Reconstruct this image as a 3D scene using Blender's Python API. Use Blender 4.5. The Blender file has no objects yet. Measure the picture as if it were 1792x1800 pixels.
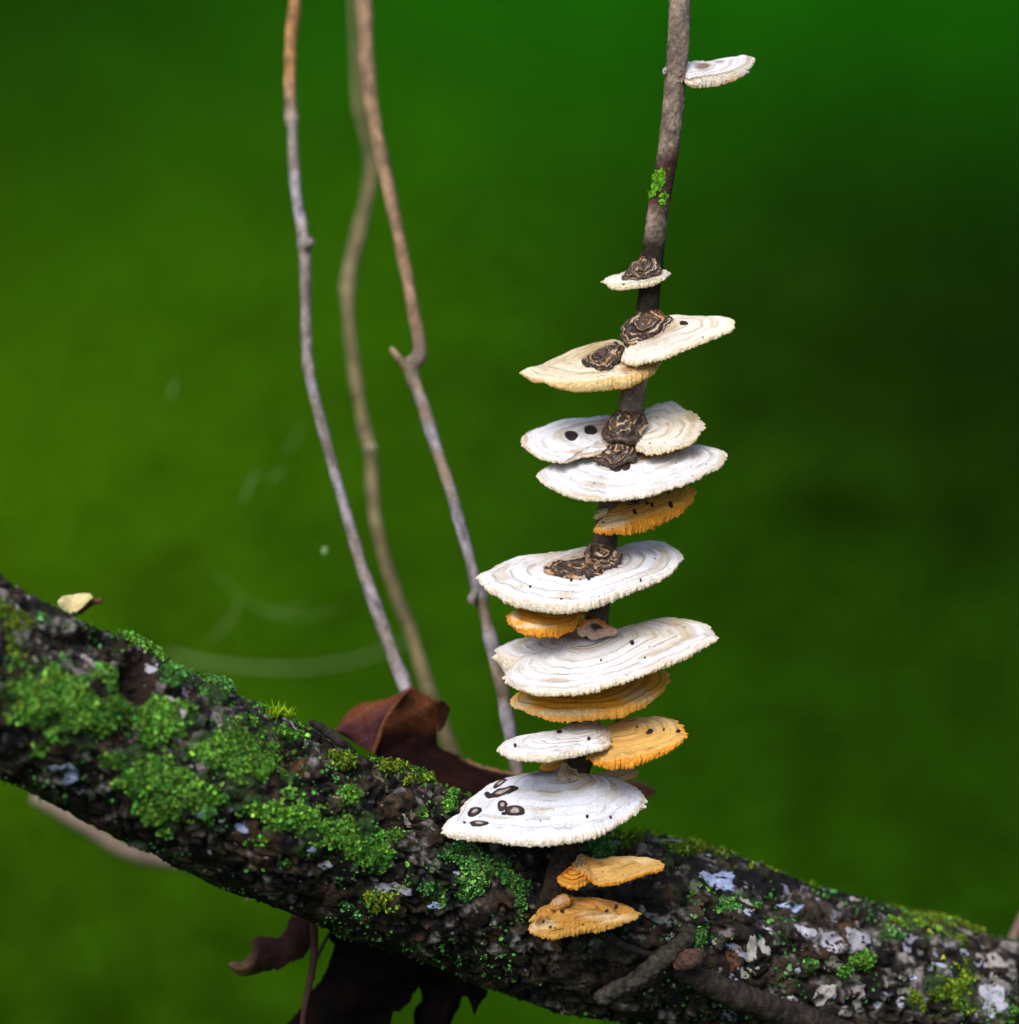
import bpy, math
import numpy as np
from mathutils import Vector

# ------------------------------------------------------------------ camera, world, sun, exposure
SC = bpy.context.scene
COL = SC.collection
S = 1e-4                      # one picture unit on the plane of focus is 0.1 mm
D = 0.75                      # camera to that plane, metres
PITCH = math.radians(15)
FWD = np.array([0, math.cos(PITCH), -math.sin(PITCH)])
RGT = np.array([1.0, 0, 0])
UPV = np.array([0, math.sin(PITCH), math.cos(PITCH)])
CAM = -D * FWD
GROUND_Z = -0.62

cd = bpy.data.cameras.new('camera')
cam = bpy.data.objects.new('camera', cd)
COL.objects.link(cam)
cam.location = CAM
cam.rotation_euler = (math.radians(90) - PITCH, 0, 0)
cd.sensor_fit = 'VERTICAL'
cd.sensor_height = 36
cd.sensor_width = 36
cd.lens = 150
cd.clip_start = 0.02
cd.clip_end = 200
cd.dof.use_dof = True
cd.dof.focus_distance = D - 0.007
cd.dof.aperture_fstop = 9.5
SC.camera = cam

SUN_EL, SUN_AZ = math.radians(54), math.radians(208)   # azimuth: 0 = +Y, clockwise; behind the camera to the left
w = bpy.data.worlds.new('World')
SC.world = w
w.use_nodes = True
nt = w.node_tree
sky = nt.nodes.new('ShaderNodeTexSky')
sky.sky_type = 'NISHITA'
sky.sun_disc = False
sky.sun_elevation = SUN_EL
sky.sun_rotation = SUN_AZ
sky.dust_density = 3.0
sky.ozone_density = 1.0
nt.nodes['Background'].inputs['Strength'].default_value = 0.15
nt.links.new(sky.outputs['Color'], nt.nodes['Background'].inputs['Color'])

sl = bpy.data.lights.new('sun', 'SUN')
sl.energy = 1.4
sl.angle = math.radians(40)
sl.color = (1.0, 0.985, 0.97)
sun = bpy.data.objects.new('sun', sl)
COL.objects.link(sun)
sdir = Vector((math.sin(SUN_AZ) * math.cos(SUN_EL), math.cos(SUN_AZ) * math.cos(SUN_EL), math.sin(SUN_EL)))
sun.rotation_euler = sdir.to_track_quat('Z', 'Y').to_euler()
sun.location = (-1, -1, 2)

SC.view_settings.view_transform = 'Standard'
SC.view_settings.look = 'None'
SC.view_settings.exposure = 0.72
SC.view_settings.gamma = 1.0
SC.view_settings.use_curve_mapping = False
SC.render.engine = 'CYCLES'
SC.cycles.max_bounces = 6
SC.cycles.diffuse_bounces = 3
SC.cycles.use_denoising = True

# ------------------------------------------------------------------ numbers
def lin(c):
    c = np.asarray(c, float) / 255.0
    return np.where(c <= 0.04045, c / 12.92, ((c + 0.055) / 1.055) ** 2.4)

def rays(px, py):
    px, py = np.asarray(px, float), np.asarray(py, float)
    k = S / D
    return FWD + np.multiply.outer((px - 896) * k, RGT) + np.multiply.outer((900 - py) * k, UPV)

def P(px, py, d=0.0):
    d = np.asarray(d, float)
    return CAM + (D + d)[..., None] * rays(px, py)

def to_px(p):
    q = np.asarray(p) - CAM
    z = q @ FWD
    k = S / D
    return 896 + (q @ RGT) / z / k, 900 - (q @ UPV) / z / k, z - D

def _h(ix, iy, iz, seed):
    n = (ix * 374761393 + iy * 668265263 + iz * 2147483647 + seed * 1274126177) & 0xFFFFFFFF
    n = ((n ^ (n >> 13)) * 1274126177) & 0xFFFFFFFF
    n = ((n ^ (n >> 16)) * 2246822519) & 0xFFFFFFFF
    return ((n ^ (n >> 15)) & 0xFFFFFF) / float(0xFFFFFF)

def noise(p, seed=0):
    """Smooth value noise in -1..1 at points p (n, 3)."""
    p = np.asarray(p, float)
    i = np.floor(p).astype(np.int64)
    f = p - i
    f = f * f * (3 - 2 * f)
    r = 0
    for dx in (0, 1):
        wx = f[:, 0] if dx else 1 - f[:, 0]
        for dy in (0, 1):
            wy = f[:, 1] if dy else 1 - f[:, 1]
            for dz in (0, 1):
                wz = f[:, 2] if dz else 1 - f[:, 2]
                r = r + wx * wy * wz * _h(i[:, 0] + dx, i[:, 1] + dy, i[:, 2] + dz, seed)
    return r * 2 - 1

def fbm(p, seed=0, octaves=4):
    a, t, r = 1.0, 0.0, 0.0
    for o in range(octaves):
        r = r + a * noise(p * (2 ** o), seed + o * 17)
        t += a
        a *= 0.5
    return r / t

def cell(p, seed=0):
    """Distance to the nearest jittered cell point, and that cell's random value."""
    i = np.floor(p).astype(np.int64)
    best = np.full(len(p), 9.0)
    val = np.zeros(len(p))
    for dx in (-1, 0, 1):
        for dy in (-1, 0, 1):
            for dz in (-1, 0, 1):
                c = i + np.array([dx, dy, dz])
                q = np.stack([c[:, a] + _h(c[:, 0], c[:, 1], c[:, 2], seed + a) for a in range(3)], 1)
                d = np.linalg.norm(p - q, axis=1)
                m = d < best
                best = np.where(m, d, best)
                val = np.where(m, _h(c[:, 0], c[:, 1], c[:, 2], seed + 7), val)
    return best, val

def smooth(e0, e1, x):
    t = np.clip((x - e0) / (e1 - e0), 0, 1)
    return t * t * (3 - 2 * t)

def unit(v):
    return v / np.maximum(np.linalg.norm(v, axis=-1, keepdims=True), 1e-12)

def catmull(pts, n):
    """A smooth curve through pts (any number of columns), n samples even in arc length of the first two columns."""
    pts = np.asarray(pts, float)
    q = np.vstack([2 * pts[0] - pts[1], pts, 2 * pts[-1] - pts[-2]])
    out = []
    for i in range(1, len(q) - 2):
        t = np.linspace(0, 1, 24, endpoint=False)[:, None]
        a, b, c, d = q[i - 1], q[i], q[i + 1], q[i + 2]
        out.append(0.5 * ((2 * b) + (c - a) * t + (2 * a - 5 * b + 4 * c - d) * t ** 2 + (3 * b - a - 3 * c + d) * t ** 3))
    out.append(pts[-1:])
    out = np.vstack(out)
    return resample(out, n)

def resample(pts, n):
    s = np.r_[0, np.cumsum(np.linalg.norm(np.diff(pts[:, :2], axis=0), axis=1))]
    t = np.linspace(0, s[-1], n)
    return np.stack([np.interp(t, s, pts[:, k]) for k in range(pts.shape[1])], 1)

def closed(pts, n, soft=1):
    """n points evenly along a closed outline with softened corners."""
    p = np.asarray(pts, float)
    for _ in range(soft):
        q = np.roll(p, -1, 0)
        p = np.stack([0.75 * p + 0.25 * q, 0.25 * p + 0.75 * q], 1).reshape(-1, 2)
    p = np.vstack([p, p[:1]])
    return resample(p, n + 1)[:-1]

def crop(ox, oy, k):
    return lambda pts: [(ox + k * x, oy + k * y) for x, y in pts]
c1, c2, c3, c7 = crop(860, 400, .2778), crop(780, 820, .3), crop(760, 1230, .279), crop(1020, 0, .2333)
c4, c5, c6 = crop(0, 980, .2902), crop(420, 1180, .3444), crop(1150, 1400, .3583)
c8, c9 = crop(900, 1560, .279), crop(560, 1180, .2121)

# ------------------------------------------------------------------ objects
def tag(o, label=None, cat=None, group=None, kind=None):
    for k, v in (('label', label), ('category', cat), ('group', group), ('kind', kind)):
        if v:
            o[k] = v
    return o

def empty(name, loc, label=None, cat=None, group=None):
    o = bpy.data.objects.new(name, None)
    o.empty_display_size = 0.005
    o.location = loc
    COL.objects.link(o)
    return tag(o, label, cat, group)

def mesh(name, verts, faces, mat, parent=None, attrs=None, origin=None, smooth_shade=True):
    """One mesh object; faces is a list of (n, k) index arrays."""
    if parent is not None:
        p, org = parent, np.zeros(3)
        while p is not None:
            org = org + np.array(p.location)
            p = p.parent
    else:
        org = np.array(origin) if origin is not None else np.array([verts[:, 0].mean(), verts[:, 1].mean(), verts[:, 2].min()])
    me = bpy.data.meshes.new(name)
    v = (np.asarray(verts) - org).astype(np.float32)
    me.vertices.add(len(v))
    me.vertices.foreach_set('co', v.ravel())
    faces = [np.asarray(f, np.int32) for f in faces if len(f)]
    tot = np.concatenate([np.full(len(f), f.shape[1], np.int32) for f in faces])
    idx = np.concatenate([f.ravel() for f in faces])
    me.loops.add(len(idx))
    me.loops.foreach_set('vertex_index', idx)
    me.polygons.add(len(tot))
    me.polygons.foreach_set('loop_start', np.r_[0, np.cumsum(tot)[:-1]].astype(np.int32))
    me.polygons.foreach_set('loop_total', tot)
    me.polygons.foreach_set('use_smooth', np.full(len(tot), smooth_shade))
    for k, a in (attrs or {}).items():
        a = np.asarray(a, np.float32)
        if a.ndim == 1:
            me.attributes.new(k, 'FLOAT', 'POINT').data.foreach_set('value', a)
        else:
            if a.shape[1] == 3:
                a = np.c_[a, np.ones(len(a), np.float32)]
            me.attributes.new(k, 'FLOAT_COLOR', 'POINT').data.foreach_set('color', a.ravel())
    me.update()
    me.validate()
    me.materials.append(mat)
    o = bpy.data.objects.new(name, me)
    COL.objects.link(o)
    if parent is not None:
        o.parent = parent
    else:
        o.location = org
    return o

def grid_faces(n, m, wrap=False, base=0):
    """Quads of n rings of m points."""
    j = np.arange(m if wrap else m - 1)
    a = np.arange(n - 1)[:, None] * m
    f = np.stack([a + j, a + (j + 1) % m, a + m + (j + 1) % m, a + m + j], -1).reshape(-1, 4)
    return f + base

# ------------------------------------------------------------------ materials
class Nodes:
    def __init__(self, name):
        self.m = bpy.data.materials.new(name)
        self.m.use_nodes = True
        self.t = self.m.node_tree
        self.bsdf = self.t.nodes['Principled BSDF']
    def n(self, kind, **kw):
        x = self.t.nodes.new(kind)
        for k, v in kw.items():
            setattr(x, k, v)
        return x
    def l(self, a, b):
        self.t.links.new(a, b)
    def val(self, sock, v):
        if hasattr(v, 'default_value') or hasattr(v, 'is_linked'):
            self.l(v, sock)
        else:
            sock.default_value = v
    def math(self, op, a, b=0.0, c=0.0, clamp=False):
        x = self.n('ShaderNodeMath', operation=op, use_clamp=clamp)
        for s, v in zip(x.inputs, (a, b, c)):
            self.val(s, v)
        return x.outputs[0]
    def mix(self, f, a, b, blend='MIX'):
        x = self.n('ShaderNodeMix', data_type='RGBA', blend_type=blend)
        self.val(x.inputs[0], f)
        for s, v in ((x.inputs[6], a), (x.inputs[7], b)):
            if isinstance(v, (tuple, list, np.ndarray)):
                s.default_value = (*v[:3], 1)
            else:
                self.l(v, s)
        return x.outputs[2]
    def attr(self, name, out='Fac'):
        return self.n('ShaderNodeAttribute', attribute_name=name).outputs[out]
    def coords(self):
        return self.n('ShaderNodeTexCoord').outputs['Object']
    def noise(self, size, detail=3, rough=0.55, stretch=None):
        """Noise whose features are about `size` picture units across."""
        x = self.n('ShaderNodeTexNoise')
        v = self.coords()
        if stretch:
            mp = self.n('ShaderNodeMapping')
            mp.inputs['Scale'].default_value = stretch
            self.l(v, mp.inputs['Vector'])
            v = mp.outputs[0]
        self.l(v, x.inputs['Vector'])
        x.inputs['Scale'].default_value = 1 / (size * S)
        x.inputs['Detail'].default_value = detail
        x.inputs['Roughness'].default_value = rough
        return x.outputs['Fac']
    def ramp(self, f, *stops):
        x = self.n('ShaderNodeValToRGB')
        e = x.color_ramp.elements
        while len(e) < len(stops):
            e.new(0.5)
        for q, (p, c) in zip(e, stops):
            q.position = p
            q.color = (*c, 1) if len(c) == 3 else c
        self.l(f, x.inputs['Fac'])
        return x.outputs['Color']
    def step(self, f, a, b):
        x = self.n('ShaderNodeMapRange', interpolation_type='SMOOTHSTEP')
        self.l(f, x.inputs[0])
        x.inputs[1].default_value = a
        x.inputs[2].default_value = b
        return x.outputs[0]
    def bump(self, h, dist, strength=1.0, prev=None):
        x = self.n('ShaderNodeBump')
        x.inputs['Strength'].default_value = strength
        x.inputs['Distance'].default_value = dist * S
        self.l(h, x.inputs['Height'])
        if prev is not None:
            self.l(prev, x.inputs['Normal'])
        return x.outputs['Normal']
    def done(self, color, rough=0.8, normal=None, spec=0.3, sss=0.0):
        self.val(self.bsdf.inputs['Base Color'], color) if not isinstance(color, tuple) else setattr(self.bsdf.inputs['Base Color'], 'default_value', (*color, 1))
        self.val(self.bsdf.inputs['Roughness'], rough)
        self.bsdf.inputs['Specular IOR Level'].default_value = spec
        if normal is not None:
            self.l(normal, self.bsdf.inputs['Normal'])
        if sss:
            self.bsdf.inputs['Subsurface Weight'].default_value = sss
            self.bsdf.inputs['Subsurface Radius'].default_value = (1, .7, .4)
            self.bsdf.inputs['Subsurface Scale'].default_value = 8 * S
        return self.m

def mat_cap():
    """Velvety zoned cap: concentric bands follow the outline (attribute zone), tinted by the attribute col."""
    g = Nodes('fungus_cap')
    col = g.attr('col', 'Color')
    z = g.attr('zone')
    zz = g.math('ADD', z, g.math('MULTIPLY', g.math('SUBTRACT', g.noise(80, 3), 0.5), 0.34))
    def lines(freq, lo, hi):
        x = g.n('ShaderNodeTexNoise', noise_dimensions='1D')
        g.l(g.math('MULTIPLY', zz, freq), x.inputs['W'])
        x.inputs['Scale'].default_value = 1.0
        x.inputs['Detail'].default_value = 1.5
        return g.step(x.outputs['Fac'], lo, hi), x.outputs['Fac']
    wide, band = lines(1.5, 0.46, 0.72)
    thin, fineb = lines(5.0, 0.57, 0.70)
    amount = g.step(g.noise(70, 2), 0.34, 0.62)
    ring = g.step(g.math('SINE', g.math('MULTIPLY', zz, 6.283 * 1.7)), 0.70, 0.97)
    ring = g.math('MULTIPLY', ring, g.step(g.noise(50, 3), 0.43, 0.62))
    c = g.mix(g.math('MULTIPLY', g.math('MULTIPLY', wide, amount), g.math('MULTIPLY', g.attr('band'), 0.85)), col, g.mix(1.0, col, (0.70, 0.57, 0.38), 'MULTIPLY'))
    c = g.mix(g.math('MULTIPLY', g.math('MULTIPLY', thin, g.step(g.noise(38, 2), 0.40, 0.64)), g.math('MULTIPLY', g.attr('band'), 0.5)), c, g.mix(1.0, col, (0.66, 0.55, 0.41), 'MULTIPLY'))
    c = g.mix(g.math('MULTIPLY', ring, g.math('MULTIPLY', g.attr('band'), 0.66)), c, g.mix(1.0, col, (0.68, 0.55, 0.39), 'MULTIPLY'))
    mott = g.step(g.noise(9, 5, 0.7), 0.3, 0.75)
    c = g.mix(g.math('MULTIPLY', mott, 0.34), c, g.mix(1.0, col, (0.70, 0.66, 0.62), 'MULTIPLY'))
    vo = g.n('ShaderNodeTexVoronoi')
    g.l(g.coords(), vo.inputs['Vector'])
    vo.inputs['Scale'].default_value = 1 / (13 * S)
    sep = g.n('ShaderNodeSeparateColor')
    g.l(vo.outputs['Color'], sep.inputs[0])
    rad = g.math('MULTIPLY', g.math('SUBTRACT', sep.outputs[0], 0.58), 0.42)
    speck = g.math('LESS_THAN', vo.outputs['Distance'], rad)
    c = g.mix(g.math('MULTIPLY', speck, g.math('MULTIPLY', g.step(g.noise(70, 2), 0.40, 0.55), 0.85)), c, (0.05, 0.026, 0.012))
    h = g.math('ADD', g.math('ADD', g.math('MULTIPLY', band, 1.2), g.math('SUBTRACT', g.math('MULTIPLY', fineb, 1.0), g.math('MULTIPLY', ring, .8))), g.math('ADD', g.math('MULTIPLY', g.noise(3, 3, .7), 0.9), g.math('MULTIPLY', g.noise(12, 3), 0.8)))
    return g.done(c, 0.92, g.bump(h, 3.2), 0.12)

def mat_pores():
    g = Nodes('fungus_pores')
    col = g.attr('col', 'Color')
    n1 = g.noise(4.5, 4, 0.7)
    c = g.mix(g.step(n1, 0.3, 0.7), g.mix(1.0, col, (0.74, 0.60, 0.40), 'MULTIPLY'), col)
    vo = g.n('ShaderNodeTexVoronoi')
    g.l(g.coords(), vo.inputs['Vector'])
    vo.inputs['Scale'].default_value = 1 / (4.5 * S)
    h = g.math('ADD', vo.outputs['Distance'], n1)
    return g.done(c, 0.9, g.bump(h, 1.1), 0.1)

def mat_crust():
    """Dark old growth with tan lines where the layers show."""
    g = Nodes('fungus_crust')
    z = g.math('ADD', g.attr('zone'), g.math('MULTIPLY', g.noise(34, 4, .6), 3.0))
    x = g.n('ShaderNodeTexNoise', noise_dimensions='1D')
    g.l(g.math('MULTIPLY', z, 1.6), x.inputs['W'])
    x.inputs['Scale'].default_value = 1.0
    x.inputs['Detail'].default_value = 1.0
    line = x.outputs['Fac']
    base = g.ramp(g.noise(8, 5, 0.7), (0.3, (0.010, 0.006, 0.0035)), (0.48, (0.048, 0.026, 0.014)), (0.66, (0.12, 0.072, 0.043)), (0.84, (0.28, 0.21, 0.18)))
    c = g.mix(g.math('MULTIPLY', g.step(line, 0.535, 0.575), g.math('MULTIPLY', g.step(g.noise(26, 2), 0.38, 0.5), 0.95)), base, g.ramp(g.noise(20, 2), (.4, (0.42, 0.20, 0.06)), (.6, (0.50, 0.40, 0.28))))
    c = g.mix(g.math('MULTIPLY', g.step(line, 0.44, 0.36), 0.7), c, (0.010, 0.006, 0.004))
    h = g.math('ADD', g.math('MULTIPLY', line, 2.2), g.noise(6, 4, 0.65))
    return g.done(c, 0.30, g.bump(h, 2.6), 0.45)

def mat_spot():
    g = Nodes('dark_spot')
    c = g.ramp(g.math('ADD', g.attr('zone'), g.math('MULTIPLY', g.math('SUBTRACT', g.noise(8, 3), .5), 0.45)),
               (0.0, (0.46, 0.42, 0.42)), (0.36, (0.30, 0.22, 0.18)), (0.56, (0.018, 0.010, 0.008)), (1.0, (0.024, 0.013, 0.009)))
    return g.done(c, 0.5, g.bump(g.noise(5, 3), 1.0), 0.25)

def mat_col(name, rough=0.85, grain=5, lo=0.55, hi=1.25, dist=3, spec=0.25, stretch=None):
    """Attribute colour broken up by two sizes of grain, with the same grain as relief."""
    g = Nodes(name)
    col = g.attr('col', 'Color')
    n1 = g.noise(grain, 5, 0.68, stretch)
    n2 = g.noise(grain * 5, 3, 0.5, stretch)
    f = g.math('ADD', g.math('MULTIPLY', n1, 0.7), g.math('MULTIPLY', n2, 0.3))
    c = g.mix(1.0, col, g.ramp(f, (0.3, (lo, lo, lo)), (0.7, (hi, hi, hi))), 'MULTIPLY')
    return g.done(c, rough, g.bump(f, dist), spec)

M_CAP, M_PORE, M_CRUST, M_SPOT = mat_cap(), mat_pores(), mat_crust(), mat_spot()
M_BARK = mat_col('bark', 0.75, 6, 0.15, 1.7, 4, 0.22)
M_STEM = mat_col('stem_bark', 0.85, 5, 0.25, 1.7, 4, 0.15)
M_TWIG = mat_col('twig_bark', 0.8, 6, 0.6, 1.3, 2, 0.3)
M_MOSS = mat_col('moss', 0.95, 4, 0.7, 1.25, 1.5, 0.04)
M_LICHEN = mat_col('lichen', 0.9, 4, 0.55, 1.2, 3, 0.15)
M_LEAF = mat_col('dead_leaf', 0.85, 7, 0.4, 1.5, 3, 0.06)
M_PLANT = mat_col('living_leaf', 0.9, 60, 0.85, 1.15, 2, 0.03)

def mat_ground():
    g = Nodes('ground')
    col = g.attr('col', 'Color')
    c = g.mix(g.step(g.noise(300, 5, .6), 0.35, 0.7), g.mix(1.0, col, (0.85, 0.85, 0.8), 'MULTIPLY'), col)
    return g.done(c, 0.95, g.bump(g.noise(200, 5), 60), 0.0)
M_GROUND = mat_ground()

# ------------------------------------------------------------------ forest floor
# patches of plants on the floor: (x, y in metres from the branch, leaf colour there; dark right entries paint a shaded gap)
def ground_at(px, py):
    r = rays(px, py)
    t = (GROUND_Z - CAM[2]) / r[2]
    return (CAM + r * t)[:2]
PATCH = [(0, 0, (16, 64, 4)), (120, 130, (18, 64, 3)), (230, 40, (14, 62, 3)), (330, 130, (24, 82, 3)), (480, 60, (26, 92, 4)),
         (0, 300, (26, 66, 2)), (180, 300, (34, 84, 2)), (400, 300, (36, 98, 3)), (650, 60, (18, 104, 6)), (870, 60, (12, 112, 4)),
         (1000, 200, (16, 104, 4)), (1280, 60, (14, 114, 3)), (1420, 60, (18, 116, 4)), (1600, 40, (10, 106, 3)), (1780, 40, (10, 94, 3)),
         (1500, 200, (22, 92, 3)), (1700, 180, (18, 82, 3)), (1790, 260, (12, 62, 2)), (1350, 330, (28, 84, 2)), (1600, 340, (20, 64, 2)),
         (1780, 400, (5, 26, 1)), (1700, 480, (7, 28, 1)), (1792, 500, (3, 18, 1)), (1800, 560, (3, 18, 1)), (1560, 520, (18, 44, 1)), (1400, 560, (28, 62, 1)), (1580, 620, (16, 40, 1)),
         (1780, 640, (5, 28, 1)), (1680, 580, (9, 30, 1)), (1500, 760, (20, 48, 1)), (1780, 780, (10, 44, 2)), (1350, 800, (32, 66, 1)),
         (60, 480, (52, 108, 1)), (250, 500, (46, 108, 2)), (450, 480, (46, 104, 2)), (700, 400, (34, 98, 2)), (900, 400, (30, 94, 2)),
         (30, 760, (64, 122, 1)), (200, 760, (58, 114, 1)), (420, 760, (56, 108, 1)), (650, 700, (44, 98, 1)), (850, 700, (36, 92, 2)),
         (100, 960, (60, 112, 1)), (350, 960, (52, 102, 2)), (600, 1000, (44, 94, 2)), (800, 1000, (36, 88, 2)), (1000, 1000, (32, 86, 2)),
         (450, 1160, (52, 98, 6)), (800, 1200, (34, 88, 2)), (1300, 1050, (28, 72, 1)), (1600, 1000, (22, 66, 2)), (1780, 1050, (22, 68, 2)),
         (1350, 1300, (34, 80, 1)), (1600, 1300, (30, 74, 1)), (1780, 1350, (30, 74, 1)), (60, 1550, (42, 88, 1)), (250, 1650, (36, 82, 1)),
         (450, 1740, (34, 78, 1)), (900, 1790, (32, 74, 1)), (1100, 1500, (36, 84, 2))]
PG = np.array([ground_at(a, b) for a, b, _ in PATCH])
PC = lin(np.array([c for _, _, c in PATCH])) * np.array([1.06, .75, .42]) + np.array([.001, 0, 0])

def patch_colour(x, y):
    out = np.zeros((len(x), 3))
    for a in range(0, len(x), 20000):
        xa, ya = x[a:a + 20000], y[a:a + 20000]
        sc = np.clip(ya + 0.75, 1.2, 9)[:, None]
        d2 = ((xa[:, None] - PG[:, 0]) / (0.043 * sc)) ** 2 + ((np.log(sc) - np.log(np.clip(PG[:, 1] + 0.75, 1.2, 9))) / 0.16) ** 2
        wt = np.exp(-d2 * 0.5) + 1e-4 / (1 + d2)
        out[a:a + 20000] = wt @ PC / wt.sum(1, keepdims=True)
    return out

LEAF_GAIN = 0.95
def build_floor():
    rng = np.random.default_rng(4)
    gx = np.r_[np.linspace(-40, -4, 20), np.linspace(-3.8, 3.8, 90), np.linspace(4, 40, 20)]
    gy = np.r_[np.linspace(-40, -3, 20), np.linspace(-2.5, 9, 130), np.linspace(10, 60, 20)]
    X, Y = np.meshgrid(gx, gy)
    v = np.stack([X.ravel(), Y.ravel(), np.zeros(X.size)], 1)
    v[:, 2] = GROUND_Z - 0.02 + 0.008 * fbm(v / 0.6, 3)
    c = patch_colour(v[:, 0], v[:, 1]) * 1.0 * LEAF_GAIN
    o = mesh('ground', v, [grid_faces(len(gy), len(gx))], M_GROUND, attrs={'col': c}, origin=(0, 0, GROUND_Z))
    tag(o, 'forest floor covered in blurred green plants', None, None, 'structure')
    # low leafy plants, uncountable
    n = 120000
    x = rng.uniform(-2.4, 2.4, n)
    y = rng.uniform(0.6, 7.5, n)
    keep = np.abs(x) < 0.5 + 0.28 * (y + 0.75)
    x, y = x[keep], y[keep]
    n = len(x)
    z = GROUND_Z + rng.uniform(0.0, 0.035, n)
    c = np.stack([x, y, z], 1)
    nrm = unit(np.stack([rng.normal(0, .28, n), rng.normal(-.1, .28, n), np.ones(n)], 1))
    a = rng.uniform(0, 6.283, n)
    t = unit(np.cross(nrm, np.stack([np.cos(a), np.sin(a), np.zeros(n)], 1)))
    b = np.cross(nrm, t)
    L = rng.uniform(0.009, 0.02, n)[:, None]
    W = L * rng.uniform(.4, .6, n)[:, None]
    vv = np.stack([c - t * L, c - t * L * .2 + b * W - nrm * W * .3, c + t * L - nrm * L * .3, c - t * L * .2 - b * W - nrm * W * .3, c + nrm * W * .2], 1).reshape(-1, 3)
    k = np.arange(n)[:, None] * 5
    f = np.concatenate([k + np.array([[0, 1, 4]]), k + np.array([[1, 2, 4]]), k + np.array([[2, 3, 4]]), k + np.array([[3, 0, 4]])])
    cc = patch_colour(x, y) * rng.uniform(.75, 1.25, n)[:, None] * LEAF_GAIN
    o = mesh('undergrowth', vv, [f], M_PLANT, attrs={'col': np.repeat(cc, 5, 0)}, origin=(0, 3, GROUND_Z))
    tag(o, 'low green leafy plants far behind the branch, out of focus', 'undergrowth', None, 'stuff')

def build_leaf_screen():
    """Unseen ring of leaves added to block low sky light, open overhead."""
    rng = np.random.default_rng(8)
    n = 52000
    a = rng.uniform(0, 6.283, n)
    r = rng.uniform(8.5, 11.5, n)
    low = 1 - .72 * smooth(.2, .75, -np.sin(a))          # added ring is lowered behind the camera to let frontal light in
    z = GROUND_Z + 9.5 * rng.uniform(0, 1, n) * (0.8 + 0.2 * np.sin(a * 5)) * low
    c = np.stack([r * np.cos(a), 0.5 + r * np.sin(a), z], 1)
    nrm = unit(rng.normal(0, 1, (n, 3)) + np.stack([-np.cos(a), -np.sin(a), np.full(n, .8)], 1))
    t = unit(np.cross(nrm, rng.normal(0, 1, (n, 3))))
    b = np.cross(nrm, t)
    L = rng.uniform(0.14, 0.26, n)[:, None]
    vv = np.stack([c - t * L, c + b * L * .5, c + t * L - nrm * L * .3, c - b * L * .5], 1).reshape(-1, 3)
    f = np.arange(n * 4).reshape(-1, 4)
    col = np.array([0.028, 0.065, 0.012]) * rng.uniform(.5, 1.5, n)[:, None]
    o = mesh('unseen_leaf_screen', vv, [f], M_PLANT, attrs={'col': np.repeat(col, 4, 0)}, origin=(0, .5, GROUND_Z))
    tag(o, 'ring of leaves added out of view to block low sky light', 'unseen_leaf_screen', None, 'stuff')

build_floor()
build_leaf_screen()

# ------------------------------------------------------------------ tubes (branch, stems, twigs)
def tube(pts, n, m, disp=None):
    """pts rows: px, py, d (mm behind the plane of focus), radius in picture units. Returns grid verts (n, m), frames, u, v."""
    q = catmull(pts, n)
    c = P(q[:, 0], q[:, 1], q[:, 2] * 1e-3)
    r = q[:, 3] * S * (D + q[:, 2] * 1e-3) / D
    t = unit(np.gradient(c, axis=0))
    side = unit(np.cross(t, FWD))
    front = unit(np.cross(side, t))
    front = np.where((front @ FWD)[:, None] > 0, -front, front)
    ang = np.linspace(0, 2 * np.pi, m, endpoint=False)
    nr = side[:, None] * np.cos(ang)[None, :, None] + front[:, None] * np.sin(ang)[None, :, None]
    u = np.r_[0, np.cumsum(np.linalg.norm(np.diff(c, axis=0), axis=1))] / S
    base = c[:, None] + nr * r[:, None, None]
    if disp is not None:
        h = disp(base.reshape(-1, 3), np.repeat(u, m), np.tile(ang, n), nr.reshape(-1, 3)).reshape(n, m)
        base = base + nr * (h * S)[..., None]
    return base, nr, c, u, ang, r

def tube_object(name, pts, n, m, mat, disp, colour, parent=None, origin=None, caps=True):
    v, nr, c, u, ang, r = tube(pts, n, m, disp)
    flat = v.reshape(-1, 3)
    flat = np.vstack([flat, c[0] - (c[1] - c[0]), c[-1] + (c[-1] - c[-2])])
    f = [grid_faces(n, m, True)]
    j = np.arange(m)
    f.append(np.stack([np.full(m, n * m), (j + 1) % m, j], 1))
    f.append(np.stack([np.full(m, n * m + 1), (n - 1) * m + j, (n - 1) * m + (j + 1) % m], 1))
    col = colour(flat, np.r_[np.repeat(u, m), 0, u[-1]], np.r_[np.tile(ang, n), 0, 0])
    return mesh(name, flat, f, mat, parent, {'col': col}, origin)

# ------------------------------------------------------------------ the mossy branch
BR = [(-260, 1060, -44, 150), (-100, 1140, -38, 158), (0, 1193, -33, 158), (200, 1291, -24, 158), (400, 1390, -15, 158), (600, 1478, -3, 152),
      (800, 1553, 7.5, 152), (1000, 1618, 13.5, 158), (1200, 1650, 18, 166), (1400, 1716, 24, 164), (1600, 1776, 29, 166), (1792, 1826, 33, 166), (2080, 1920, 38, 166)]

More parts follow.
